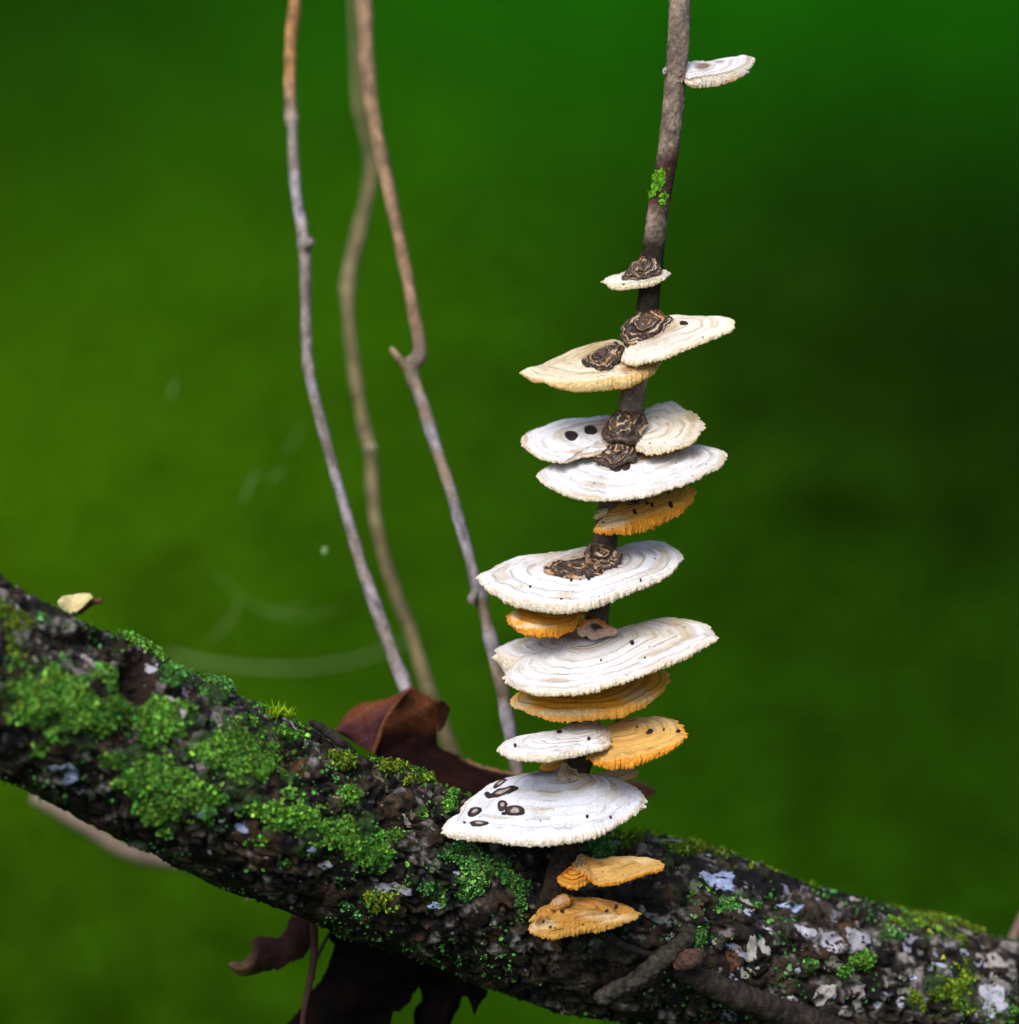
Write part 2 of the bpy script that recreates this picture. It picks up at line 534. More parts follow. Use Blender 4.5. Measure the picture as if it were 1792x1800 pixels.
# moss cushions on the branch: centre, half sizes, density, colour family (0 bright green, 1 blue-green scales, 2 yellow-green)
MOSS = [(200, 1335, 80, 36, .8, 0), (350, 1315, 60, 40, .8, 0), (385, 1405, 55, 46, .9, 0), (235, 1375, 60, 36, .7, 0), (440, 1420, 50, 36, .8, 0), (510, 1395, 46, 26, .55, 0), (60, 1185, 60, 40, .6, 0),
        (545, 1490, 60, 30, .6, 0), (460, 1300, 40, 50, .6, 0), (770, 1560, 60, 36, .5, 1), (560, 1420, 60, 30, .5, 0), (880, 1510, 40, 30, .6, 1), (1330, 1520, 70, 14, .5, 2), (1700, 1760, 40, 40, .7, 2),
        (60, 1235, 110, 60, .85, 0), (30, 1130, 40, 70, .5, 2), (10, 1090, 30, 40, .6, 2), (130, 1290, 100, 34, .6, 0), (190, 1250, 70, 50, .9, 0),
        (300, 1265, 70, 50, .95, 0), (300, 1385, 75, 55, 1., 0), (430, 1330, 75, 75, 1., 0), (270, 1430, 50, 34, .8, 0), (110, 1090, 45, 26, .5, 1),
        (310, 1190, 34, 30, .8, 1), (385, 1220, 30, 45, .7, 1), (440, 1265, 36, 30, .7, 0), (90, 1180, 60, 45, .45, 1), (500, 1440, 70, 40, .95, 0),
        (590, 1465, 75, 36, 1., 0), (650, 1495, 50, 34, .9, 0), (600, 1335, 18, 16, .95, 2), (615, 1395, 18, 16, .8, 0), (690, 1352, 40, 12, .9, 2),
        (740, 1372, 36, 12, .9, 2), (640, 1312, 40, 10, .6, 2), (790, 1415, 12, 22, .9, 0), (740, 1428, 11, 10, 1., 0), (700, 1460, 26, 18, .6, 0), (720, 1480, 30, 18, .6, 0),
        (680, 1580, 34, 20, .85, 2), (840, 1545, 75, 55, .95, 1), (800, 1500, 40, 26, .6, 1), (910, 1565, 34, 40, .9, 1), (760, 1530, 50, 30, .35, 1),
        (1100, 1462, 50, 26, .95, 2), (1060, 1490, 30, 26, .8, 1), (1200, 1492, 45, 16, .85, 2), (1150, 1520, 60, 26, .5, 0), (1270, 1505, 30, 12, .7, 2),
        (1210, 1560, 60, 36, .45, 0), (1300, 1590, 50, 22, .5, 1), (1515, 1690, 18, 14, 1., 0), (1425, 1703, 15, 14, .95, 1), (1485, 1707, 12, 10, .9, 0),
        (1640, 1745, 46, 40, .75, 2), (1600, 1620, 40, 14, .6, 2), (1660, 1640, 40, 24, .5, 2), (1690, 1710, 50, 50, .55, 2), (1560, 1640, 20, 20, .7, 1),
        (1765, 1770, 22, 24, .7, 0), (1230, 1650, 14, 12, .9, 1), (1440, 1545, 14, 10, .7, 2), (560, 1545, 60, 30, .3, 0), (620, 1610, 60, 22, .3, 1),
        (850, 1680, 14, 10, .6, 0), (780, 1650, 60, 14, .25, 1), (180, 1180, 30, 24, .6, 0), (1330, 1640, 40, 30, .3, 1), (1400, 1790, 60, 20, .4, 0)]
HOLES = [(238, 1196, 36, 52, 46), (195, 1120, 70, 20, 40), (1290, 1672, 20, 22, 20), (330, 1222, 22, 16, 12), (700, 1450, 50, 14, 8)]

def blob_field(px, py, blobs, wob):
    f = np.zeros(len(px))
    fam = np.zeros(len(px))
    for b in blobs:
        d = np.hypot((px - b[0]) / b[2], (py - b[1]) / b[3]) + wob * 0.8
        v = b[4] * smooth(1.35, 0.35, d)
        if len(b) > 5:
            fam = np.where(v > f, b[5], fam)
        f = np.maximum(f, v)
    return f, fam

def branch_fields(p, nrm):
    """Moss density and family, hole depth and so on at points of the branch."""
    px, py, d = to_px(p)
    q = p / S
    wob = fbm(q / 34, 5, 4) * 1.5
    facing = (nrm @ unit(p - CAM)[..., None])[:, 0, 0] if False else np.einsum('ij,ij->i', nrm, unit(CAM - p))
    moss, fam = blob_field(px, py, MOSS, wob)
    other = smooth(.15, .6, fbm(q / 90, 44, 4) + 0.25 * nrm[:, 2])
    seen = smooth(-.05, .2, facing)
    moss = moss * seen + other * (1 - seen)
    hole = np.zeros(len(p))
    for x, y, rx, ry, dep in HOLES:
        hole = np.maximum(hole, dep * smooth(1.1, .5, np.hypot((px - x) / rx, (py - y) / ry) + wob * .15) * (facing > 0))
    return px, py, facing, moss, fam, hole

def branch_disp(p, u, a, nrm):
    q = p / S
    px, py, facing, moss, fam, hole = branch_fields(p, nrm)
    h = 11 * fbm(q / 95, 1, 3)
    cyl = np.stack([u / 46, a * 3.2, a * 0 + 3], 1)
    wrap = np.stack([u / 60, np.cos(a) * 4, np.sin(a) * 4], 1)
    ridged = 1 - np.abs(fbm(wrap * 1.5 + 0.35 * noise(q / 30, 9)[:, None], 12, 4)) * 2
    right = smooth(1050, 1350, px)
    h = h - 17 * smooth(.58, .95, ridged) * (1 - moss)
    d1, v1 = cell(q / 26, 31)
    h = h + (1.5 + 3 * right) * (0.55 - d1) * (1 - .5 * moss) * (v1 > .35)
    h = h + 1.8 * fbm(q / 14, 21, 4) + .8 * noise(q / 4, 5)
    d2, v2 = cell(q / 20, 77)
    h = h + smooth(.3, .9, moss) * (3 + 9 * (0.6 - d2) + 5 * v2)
    return h - hole - 2

def branch_colour(p, u, a):
    q = p / S
    px, py, d = to_px(p)
    cc = CENTRE_AT(p)
    nrm = unit(p - cc)
    px, py, facing, moss, fam, hole = branch_fields(p, nrm)
    n1 = fbm(q / 40, 51, 5)
    n2 = fbm(q / 11, 52, 4)
    right = smooth(1050, 1400, px)
    c = np.array([.010, .007, .0045]) + smooth(-.2, .42, n1 + .35 * n2)[:, None] * (np.array([.082, .057, .035]) - np.array([.010, .007, .0045]))
    warm = smooth(.15, .5, fbm(q / 55, 61, 3))[:, None]
    c = c * (1 - warm) + warm * c * np.array([1.35, .95, .6])
    pale = smooth(.16, .40, fbm(q / 26, 71, 4) + .10 * smooth(1380, 1600, px) - .05 * (right > .3) + .06 * nrm[:, 2])[:, None]  # fewer pale patches low down: underside shade put into the colour
    grey = np.array([.36, .32, .29]) * (1 + .25 * n2[:, None])
    c = c * (1 - pale * .8) + grey * pale * .8
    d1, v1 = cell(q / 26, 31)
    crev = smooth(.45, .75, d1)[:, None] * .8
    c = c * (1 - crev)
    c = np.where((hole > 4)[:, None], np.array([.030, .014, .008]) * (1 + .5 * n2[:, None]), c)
    g = np.array([.022, .050, .010]) * (1 + .4 * n2[:, None])
    m = smooth(.35, .75, moss + .35 * n2)[:, None] * (hole < 4)[:, None]
    c = c * .68
    return np.clip(c * (1 - m) + g * m, .003, 1)

_bv, _bn, _bc, _bu, _ba, _brr = tube(BR, 620, 8)
def CENTRE_AT(p):
    """Nearest point on the branch's axis (the axis runs almost along x)."""
    i = np.clip(np.searchsorted(_bc[:, 0], p[:, 0]), 0, len(_bc) - 1)
    for _ in range(2):
        j = np.clip(i[:, None] + np.arange(-60, 61, 10)[None], 0, len(_bc) - 1)
        i = j[np.arange(len(p)), np.argmin(((p[:, None] - _bc[j]) ** 2).sum(-1), 1)]
    return _bc[i]

branch = empty('fallen_branch', P(896, 1700, 0.006), 'thick mossy branch lying across the bottom of the picture under the fungi', 'branch')
BN, BM = 900, 420
bv, bn, bc, bu, ba, brr = tube(BR, BN, BM, branch_disp)
bflat = bv.reshape(-1, 3)
bcol = branch_colour(bflat, None, None)
bark = mesh('bark', bflat, [grid_faces(BN, BM, True)], M_BARK, branch, {'col': bcol})

# true normals of the displaced surface, for what grows on it
du = np.gradient(bv, axis=0)
dv = (np.roll(bv, -1, 1) - np.roll(bv, 1, 1)) / 2
bnorm = unit(np.cross(du, dv))
bnorm = np.where((bnorm * bn).sum(-1, keepdims=True) < 0, -bnorm, bnorm).reshape(-1, 3)
bqx, bqy, bfacing, bmoss, bfam, bhole = branch_fields(bflat, bn.reshape(-1, 3))
barea = (np.linalg.norm(np.cross(du, dv), axis=-1) / S ** 2).ravel()

def lobes(name, idx, rng, size, lift, tilt, colour, mat, parent, cup=.25, sides=6, kind='stuff', label=None, elong=.25):
    """Many little crumpled scales standing on the branch surface at vertices idx."""
    n = len(idx)
    jit = rng.normal(0, 2.0 * S, (n, 3))
    nrm = unit(bnorm[idx] + rng.normal(0, tilt, (n, 3)))
    s = size(n) * S
    c = bflat[idx] + jit + bnorm[idx] * (lift(n) * S)[:, None]
    t = unit(np.cross(nrm, rng.normal(0, 1, (n, 3))))
    b = np.cross(nrm, t)
    vs = [c - nrm * (s * cup)[:, None]]
    ph = rng.uniform(0, 6.283, n)
    for k in range(sides):
        a = ph + k * 6.283 / sides
        r = s * rng.uniform(1 - elong * 1.4, 1 + elong, n)
        up = s * rng.uniform(-.15, .5, n) * (1 if cup > 0 else -1)
        vs.append(c + (np.cos(a) * r)[:, None] * t + (np.sin(a) * r)[:, None] * b + nrm * up[:, None])
    vv = np.stack(vs, 1).reshape(-1, 3)
    k = np.arange(n)[:, None] * (sides + 1)
    f = np.concatenate([k + np.array([[0, 1 + i, 1 + (i + 1) % sides]]) for i in range(sides)])
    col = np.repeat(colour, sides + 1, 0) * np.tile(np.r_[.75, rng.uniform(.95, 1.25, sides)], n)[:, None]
    o = mesh(name, vv, [f], mat, parent, {'col': np.clip(col, 0, .9)})
    return tag(o, label, None, None, kind)

def build_moss():
    rng = np.random.default_rng(11)
    dens = smooth(.34, .85, bmoss + .75 * fbm(bflat / S / 20, 91, 4) - .12 - .55 * smooth(.0, .45, fbm(bflat / S / 42, 98, 3))) * (bhole < 5)
    w_ = dens * barea * np.where(bfacing > -.3, 1, .25)
    idx = rng.choice(len(bflat), 62000, p=w_ / w_.sum())
    fam = bfam[idx]
    pal = np.array([[.080, .21, .026], [.062, .19, .040], [.115, .19, .016]])[fam.astype(int)]
    v = np.clip(rng.lognormal(.05, .6, len(idx)), .2, 3.2)[:, None]
    big = fbm(bflat[idx] / S / 60, 93, 3)[:, None]
    col = pal * v * (1 + .55 * big) + np.array([.03, .03, .0]) * np.clip(big, 0, 1)
    col = col * np.stack([rng.uniform(.6, 1.5, len(idx)), rng.uniform(.85, 1.12, len(idx)), rng.uniform(.6, 1.4, len(idx))], 1)
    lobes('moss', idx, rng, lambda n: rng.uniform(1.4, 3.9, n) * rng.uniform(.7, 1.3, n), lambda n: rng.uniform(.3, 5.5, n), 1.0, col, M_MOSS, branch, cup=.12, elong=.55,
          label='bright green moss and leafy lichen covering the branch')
    # thin scatter of single scales between the cushions
    w2 = (1 - dens) * barea * (bfacing > -.2) * smooth(.05, .5, fbm(bflat / S / 70, 95, 3) + .1)
    idx = rng.choice(len(bflat), 4000, p=w2 / w2.sum())
    col = np.array([.075, .24, .05]) * rng.uniform(.4, 1.5, len(idx))[:, None]
    lobes('leafy_lichen', idx, rng, lambda n: rng.uniform(1.6, 4.2, n), lambda n: rng.uniform(.3, 2, n), .6, col, M_MOSS, branch)
    # crumbs of bark
    w3 = (1 - .8 * dens) * barea * np.where(bfacing > -.2, 1, .2)
    idx = rng.choice(len(bflat), 6500, p=w3 / w3.sum())
    base = bcol[idx] * rng.uniform(.5, 1.9, len(idx))[:, None]
    pal = (rng.uniform(0, 1, len(idx)) < .06 + .05 * smooth(1000, 1400, bqx[idx]))[:, None]
    col = np.where(pal, np.array([.24, .20, .165]) * rng.uniform(.5, 1.5, len(idx))[:, None], base)
    lobes('bark_crumbs', idx, rng, lambda n: rng.uniform(1.5, 5, n), lambda n: rng.uniform(0, 1.2, n), .3, col, M_BARK, branch, cup=-.3, elong=.5)

def nearest_front(px, py):
    d = (bqx - px) ** 2 + (bqy - py) ** 2 + np.where(bfacing > .14, 0, 1e9)
    return int(np.argmin(d))

def flake(name, px, py, pts, colour, rng, thick=3.0, lift=2.0, label=None, curl=.2, seed=0, mat=None):
    """A crusty plate lying on the branch: outline pts in picture units about (px, py)."""
    i = nearest_front(px, py)
    c = bflat[i]
    nrm = unit(bn.reshape(-1, 3)[i] + unit(CAM - c) * .3)
    t = unit(RGT - nrm * (RGT @ nrm))
    b = np.cross(nrm, t)
    if b @ UPV < 0:
        b = -b
    m = 44
    o = closed(pts, m)
    o = o * (1 + .16 * noise(np.c_[o / 5, np.full(m, seed)], 3)[:, None] + .10 * noise(np.c_[o / 2, np.full(m, seed)], 5)[:, None])
    R = max(np.abs(o).max(), 1)
    rings = [(.12, 1), (.4, 1), (.68, 1), (.88, .95), (1, .55), (.97, -.4), (.6, -.8)]
    V = []
    for r, hgt in rings:
        xy = o * r
        z = hgt * min(thick, 3.5) * .5 + lift * -.6 + curl * .4 * R * r ** 2 * .35 + 1.6 * noise(np.c_[xy / 6, np.full(m, seed + 3)], 8) * (hgt > 0)
        V.append(c + (lift + z)[:, None] * S * nrm + xy[:, :1] * S * t - xy[:, 1:] * S * b)
    V = np.array(V).reshape(-1, 3)
    near = np.nonzero((np.hypot(bqx - bqx[i], bqy - bqy[i]) < R * 1.2 + 10) & (bfacing > 0))[0]
    near = near[::max(1, len(near) // 500)]
    bp = bflat[near] - c
    bh = bp @ nrm
    bp = bp - bh[:, None] * nrm
    Vp = V - c
    Vp = Vp - (Vp @ nrm)[:, None] * nrm
    w8 = 1 / (((Vp[:, None] - bp[None]) ** 2).sum(-1) + (5 * S) ** 2) ** 2
    V = V + (w8 @ bh / w8.sum(1))[:, None] * nrm
    f = [grid_faces(len(rings), m, True), np.arange(m)[None, ::-1]]
    col = np.asarray(colour) * (1 + .45 * fbm(V / S / 7, 5 + seed, 3)[:, None])
    ob = mesh(name, V, f, mat or M_LICHEN, branch, {'col': np.clip(col, .01, .9)})
    if label:
        ob['label'] = label
    return ob

def ell(rx, ry, rot=0.0, n=14, rng=None, rough=.25):
    a = np.linspace(0, 6.283, n, endpoint=False)
    r = 1 + (rng.uniform(-rough, rough, n) if rng is not None else 0)
    x, y = rx * r * np.cos(a), ry * r * np.sin(a)
    return [(p * math.cos(rot) - q * math.sin(rot), p * math.sin(rot) + q * math.cos(rot)) for p, q in zip(x, y)]

BLUE, LILAC, STONE, TAN = np.array([.36, .42, .62]), np.array([.34, .33, .37]), np.array([.30, .275, .25]), np.array([.30, .21, .14])
def build_flakes():
    rng = np.random.default_rng(21)
    A = lambda pts, cx, cy: [(x - cx, y - cy) for x, y in pts]
    flake('lichen', 1263, 1547, A(c6([(212, 400), (240, 390), (300, 375), (345, 345), (395, 350), (405, 400), (375, 410), (400, 450), (380, 475), (320, 478), (280, 455), (235, 435)]), 1263, 1547), BLUE, rng, 5, 4, 'large ragged pale blue lichen plate', .5)
    flake('lichen', 1395, 1590, A(c6([(585, 535), (640, 518), (680, 500), (700, 515), (755, 490), (735, 525), (700, 560), (650, 558)]), 1390, 1590), BLUE, rng, 4, 4, 'wing-shaped pale blue lichen', .5, 2)
    flake('lichen', 690, 1560, A(c5([(665, 1085), (700, 1065), (760, 1068), (790, 1062), (810, 1085), (860, 1105), (882, 1135), (850, 1145), (800, 1110), (740, 1095), (710, 1130), (690, 1100)]), 687, 1559), LILAC * 1.1, rng, 4, 4, None, .4, 3)
    flake('lichen', 766, 1590, ell(13, 6, .2, 12, rng, .4), BLUE, rng, 3, 3, None, .4, 4)
    flake('lichen', 1460, 1660, A(c6([(800, 690), (860, 670), (915, 672), (930, 720), (920, 780), (870, 790), (815, 770)]), 1460, 1660), LILAC, rng, 5, 3, 'smooth grey plate of lichen', .1, 5)
    flake('lichen', 1505, 1652, A(c6([(915, 655), (960, 650), (1040, 680), (1080, 710), (1050, 750), (960, 778), (940, 720)]), 1505, 1652), LILAC, rng, 5, 3, None, .1, 6)
    flake('lichen', 1415, 1633, A(c6([(680, 620), (720, 610), (745, 650), (800, 635), (810, 670), (770, 700), (710, 680)]), 1415, 1633), LILAC * 1.3, rng, 8, 4, None, .3, 7)
    flake('lichen', 1320, 1668, A(c6([(455, 690), (490, 675), (500, 730), (495, 800), (465, 820), (450, 760)]), 1320, 1668), STONE * 1.2, rng, 6, 4, None, .2, 8)
    flake('lichen', 1340, 1665, A(c6([(510, 680), (545, 670), (575, 720), (600, 755), (570, 775), (530, 740)]), 1345, 1660), STONE * 1.3, rng, 8, 4, None, .2, 9)
    flake('lichen', 1450, 1750, A(c6([(780, 985), (820, 945), (890, 925), (910, 960), (870, 1000), (830, 1040), (790, 1045)]), 1450, 1752), STONE * 1.4, rng, 8, 4, None, .2, 10)
    flake('lichen', 1390, 1762, A(c6([(615, 1010), (650, 985), (700, 990), (725, 1015), (690, 1045), (640, 1050)]), 1390, 1764), LILAC * 1.3, rng, 7, 4, None, .2, 11)
    flake('lichen', 1488, 1778, ell(15, 11, .1, 14, rng), STONE, rng, 8, 4, None, -.2, 12)
    flake('lichen', 1510, 1755, A(c6([(970, 960), (1040, 920), (1050, 960), (1030, 1040), (990, 1060)]), 1510, 1755), STONE * 1.1, rng, 6, 4, None, .2, 13)
    flake('lichen', 1740, 1690, ell(30, 22, .4, 16, rng, .35), STONE * 1.1, rng, 7, 4, None, .2, 14)
    flake('lichen', 1748, 1755, ell(24, 34, .2, 16, rng, .35), LILAC * 1.2, rng, 7, 4, None, .2, 15)
    flake('lichen', 1700, 1640, ell(22, 12, .5, 14, rng, .35), STONE, rng, 6, 4, None, .2, 16)
    flake('lichen', 115, 1355, A(c4([(285, 1190), (340, 1185), (420, 1200), (475, 1240), (485, 1300), (430, 1360), (350, 1390), (400, 1330), (410, 1280), (370, 1230)]), 115, 1352), np.array([.24, .28, .40]), rng, 4, 4, 'crescent of pale blue lichen in the shade', .3, 17)
    flake('lichen', 141, 1393, ell(9, 7, 0, 12, rng), BLUE * .7, rng, 4, 3, None, .2, 18)
    flake('lichen', 362, 1430, A(c4([(1205, 1600), (1215, 1550), (1230, 1505), (1280, 1510), (1290, 1545), (1322, 1555), (1300, 1590), (1240, 1612)]), 365, 1433), BLUE * .9, rng, 5, 4, None, .3, 19)
    flake('lichen', 423, 1452, A(c4([(1410, 1600), (1450, 1590), (1490, 1620), (1500, 1650), (1440, 1640)]), 422, 1450), BLUE * .9, rng, 4, 3, None, .3, 20)
    flake('lichen', 570, 1522, A(c5([(395, 985), (430, 965), (470, 975), (478, 1005), (450, 1028), (420, 1010)]), 570, 1523), LILAC * 1.1, rng, 5, 3, None, .3, 21)
    flake('lichen', 547, 1497, ell(8, 7, 0, 12, rng, .3), BLUE * .8, rng, 4, 3, None, .3, 22)
    flake('bark_plate', 165, 1165, A(c4([(525, 605), (570, 600), (620, 660), (680, 690), (750, 740), (720, 760), (650, 720), (580, 670), (540, 650)]), 185, 1176), STONE * 1.3, rng, 5, 4, None, .2, 23)
    flake('bark_plate', 315, 1240, A(c4([(1005, 830), (1050, 805), (1120, 815), (1135, 870), (1120, 950), (1095, 970), (1085, 890), (1040, 850)]), 313, 1232), STONE * 1.5, rng, 6, 4, None, .2, 24)
    flake('bark_plate', 270, 1168, ell(10, 14, -.4, 12, rng, .3), LILAC * 1.2, rng, 5, 3, None, .2, 25)
    flake('bark_plate', 29, 1076, ell(9, 8, 0, 12, rng, .3), STONE * 1.4, rng, 5, 3, None, .2, 26)
    flake('bark_plate', 714, 1442, A(c5([(800, 725), (830, 722), (870, 760), (880, 785), (850, 790), (815, 750)]), 712, 1440), np.array([.40, .33, .30]), rng, 4, 3, None, .2, 27)
    flake('bark_plate', 520, 1285, A(c5([(240, 265), (300, 265), (370, 300), (420, 330), (400, 360), (330, 320), (270, 300)]), 533, 1284), LILAC * 1.1, rng, 4, 3, None, .2, 28)
    flake('bark_plate', 1180, 1462, A(c6([(0, 160), (50, 155), (110, 170), (135, 185), (90, 190), (40, 200), (0, 190)]), 1173, 1462), STONE * 1.3, rng, 5, 3, None, .3, 29)
    flake('bark_plate', 1487, 1583, ell(24, 8, .35, 14, rng, .3), STONE * 1.2, rng, 5, 4, None, .2, 30)
    flake('bark_plate', 1478, 1590, ell(14, 10, .5, 14, rng, .3), STONE * 1.4, rng, 5, 4, None, .2, 31)
    flake('bark_plate', 1150, 1608, A(c8([(770, 110), (850, 140), (960, 160), (1005, 200), (930, 205), (850, 180)]), 1146, 1603), np.array([.19, .19, .17]), rng, 5, 4, None, .2, 32)
    flake('bark_plate', 1290, 1690, ell(14, 18, .2, 14, rng, .3), np.array([.10, .045, .02]), rng, 6, 2, 'rust brown bark chip', -.2, 33)
    flake('bark_plate', 868, 1645, ell(20, 17, .2, 14, rng, .4), np.array([.055, .026, .014]), rng, 4, 2, 'rust brown bark chip', .3, 34)
    k = 40
    # smaller plates: pale on the right third, blue specks low on the branch, tan elsewhere
    for _ in range(170):
        reg = rng.uniform()
        if reg < .6:
            x = rng.uniform(1130, 1790)
            y0 = np.interp(x, [1130, 1280, 1400, 1600, 1792], [1480, 1500, 1560, 1620, 1670])
            y = rng.uniform(y0, 1795)
            col = (STONE, LILAC, STONE * np.array([.8, .9, .75]), LILAC * np.array([.9, 1, 1.15]))[rng.integers(4)] * rng.uniform(.45, 1.3)
            r = rng.uniform(3, 15) * (1 if x > 1250 else .6)
        elif reg < .75:
            x = rng.uniform(330, 950)
            y = np.interp(x, [330, 600, 950], [1460, 1600, 1730]) + rng.uniform(-70, 20)
            col = (BLUE * .8, LILAC * .8)[rng.integers(2)] * rng.uniform(.5, 1.1)
            r = rng.uniform(2.5, 6.5)
        else:
            x = rng.uniform(0, 820)
            y = np.interp(x, [0, 820], [1060, 1420]) + rng.uniform(10, 150)
            col = (STONE, TAN * .8, LILAC)[rng.integers(3)] * rng.uniform(.45, 1.15)
            r = rng.uniform(3, 10)
        k += 1
        flake('lichen' if col[2] > .25 else 'bark_plate', x, y, ell(r, r * rng.uniform(.45, .9), rng.uniform(-.2, .9), 11, rng, .4), col, rng, rng.uniform(1, 3), .8, None, rng.uniform(-.2, .15), k)

def spikes(name, px, py, rx, ry, n, length, colour, rng, label=None):
    """A tuft of fine pointed moss leaves."""
    V, F, C = [], [], []
    for _ in range(n):
        i = nearest_front(px + rng.uniform(-rx, rx), py + rng.uniform(-ry, ry))
        c = bflat[i] - bnorm[i] * 2 * S
        up = unit(np.array([rng.normal(0, .45), rng.normal(0, .45), 1.0]))
        L = length * rng.uniform(.5, 1.15) * S
        side = unit(np.cross(up, rng.normal(0, 1, 3)))
        w_ = rng.uniform(1.0, 1.9) * S
        bend = unit(rng.normal(0, 1, 3)) * L * .25
        k = len(V)
        V += [c - side * w_, c + side * w_, c + up * L * .55 + side * w_ * .8 + bend * .4, c + up * L * .55 - side * w_ * .8 + bend * .4, c + up * L + bend]
        F += [(k, k + 1, k + 2), (k, k + 2, k + 3), (k + 3, k + 2, k + 4)]
        cc = np.asarray(colour) * rng.uniform(.6, 1.5)
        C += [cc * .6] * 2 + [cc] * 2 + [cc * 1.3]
    o = mesh(name, np.array(V), [np.array(F)], M_MOSS, branch, {'col': np.array(C)})
    o['kind'] = 'stuff'
    if label:
        o['label'] = label

build_moss()
build_flakes()
_r = np.random.default_rng(31)
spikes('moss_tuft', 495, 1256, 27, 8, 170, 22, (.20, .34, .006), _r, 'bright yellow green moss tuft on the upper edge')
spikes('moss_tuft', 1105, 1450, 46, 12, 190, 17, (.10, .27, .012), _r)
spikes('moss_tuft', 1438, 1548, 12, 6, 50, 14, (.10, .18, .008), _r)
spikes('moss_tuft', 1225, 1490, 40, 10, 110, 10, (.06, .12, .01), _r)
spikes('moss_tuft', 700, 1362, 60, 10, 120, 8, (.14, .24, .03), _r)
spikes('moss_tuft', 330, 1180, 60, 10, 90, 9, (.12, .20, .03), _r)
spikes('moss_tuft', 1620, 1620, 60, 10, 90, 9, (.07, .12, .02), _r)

def plain(c, amt=.5, size=14, seed=3):
    c = np.asarray(c, float)
    return lambda p, u, a: np.clip(c * (1 + amt * fbm(p / S / size, seed, 4)[:, None]), .003, .9)

def rough_disp(amp, size, seed=0):
    return lambda p, u, a, n: amp * fbm(p / S / size, seed, 4)

# splinter standing off the upper edge, stub and roots lying over the front face
tube_object('bark_splinter', [(547, 1268, -14, 5), (560, 1277, -13, 8), (580, 1290, -12, 9), (603, 1307, -11, 8), (622, 1322, -9, 6)], 30, 14, M_BARK, rough_disp(3, 9), plain((.035, .028, .022)), branch)['label'] = 'dark splinter of bark lifting off the upper edge'

# ------------------------------------------------------------------ the stem that carries the fungi
STEM = [(1198, -60, 0, 20), (1196, 0, 0, 20), (1192, 90, 0, 20), (1186, 160, 0, 20), (1177, 250, 0, 19.5), (1162, 340, 0, 19.5), (1151, 420, 0, 20), (1141, 520, 0, 20),
        (1127, 620, 0, 21), (1112, 700, 0, 22), (1095, 790, 0, 22), (1078, 870, 0, 22), (1066, 935, 0, 23), (1057, 1000, 0, 22), (1051, 1070, 0, 22),
        (1040, 1160, 0, 22), (1030, 1250, 0, 22), (1018, 1345, 0, 22), (1004, 1430, -1, 24), (989, 1510, -4.5, 25), (974, 1575, -5.8, 27), (958, 1632, -1.2, 31), (946, 1680, 7, 36), (938, 1715, 15, 40)]
def stem_disp(p, u, a, n):
    q = p / S
    px, py, _ = to_px(p)
    h = 2.2 * fbm(q / 14, 3, 4) + .9 * noise(q / 3.5, 4) - 1.2
    h += 3.0 * fbm(np.stack([u / 90, np.cos(a) * 1.5, np.sin(a) * 1.5], 1), 6, 3) * smooth(1380, 1500, py)
    for y, s in ((128, 3.5), (425, 3), (715, 3), (1340, 4)):
        h += s * np.exp(-((py - y) / 9) ** 2) * (.4 + .6 * noise(q / 20, int(y)))
    h += (7 * fbm(np.stack([np.cos(a) * 2.4, np.sin(a) * 2.4, u / 70], 1), 66, 4) + 3 * fbm(q / 9, 67, 3)) * smooth(1460, 1540, py)
    return h
def stem_colour(p, u, a):
    q = p / S
    px, py, _ = to_px(p)
    n1, n2 = fbm(q / 24, 5, 4), fbm(q / 6, 7, 3)
    grey = np.array([.20, .150, .115]) * (1 + .8 * n1 + .5 * n2)[:, None]
    red = np.array([.060, .026, .020]) * (1 + .5 * n2)[:, None]
    dark = np.array([.015, .010, .007]) * (1 + .6 * n2)[:, None]
    k = (smooth(250, 285, py + 16 * n1 + .6 * (px - 1175)) * smooth(380, 345, py + 14 * n1))[:, None]
    c = grey * (1 - k) + red * k
    k2 = (smooth(395, 440, py + 20 * n1) * smooth(640, 600, py))[:, None] * .95
    c = c * (1 - k2) + dark * k2
    k3 = smooth(840, 960, py + 40 * n1)[:, None] * .72
    c = c * (1 - k3) + dark * 1.3 * k3
    k4 = smooth(1440, 1530, py + 20 * n1)[:, None]
    c = c * (1 - k4) + np.array([.020, .0135, .009]) * (1 + 1.1 * n2 + .6 * n1)[:, None] * k4
    return np.clip(c, .004, .6)
stem = empty('sapling_stem', P(955, 1640, -0.0065), 'thin upright grey brown stem lined with bracket fungi', 'stem')
tube_object('stem_bark', STEM, 620, 60, M_STEM, stem_disp, stem_colour, stem)

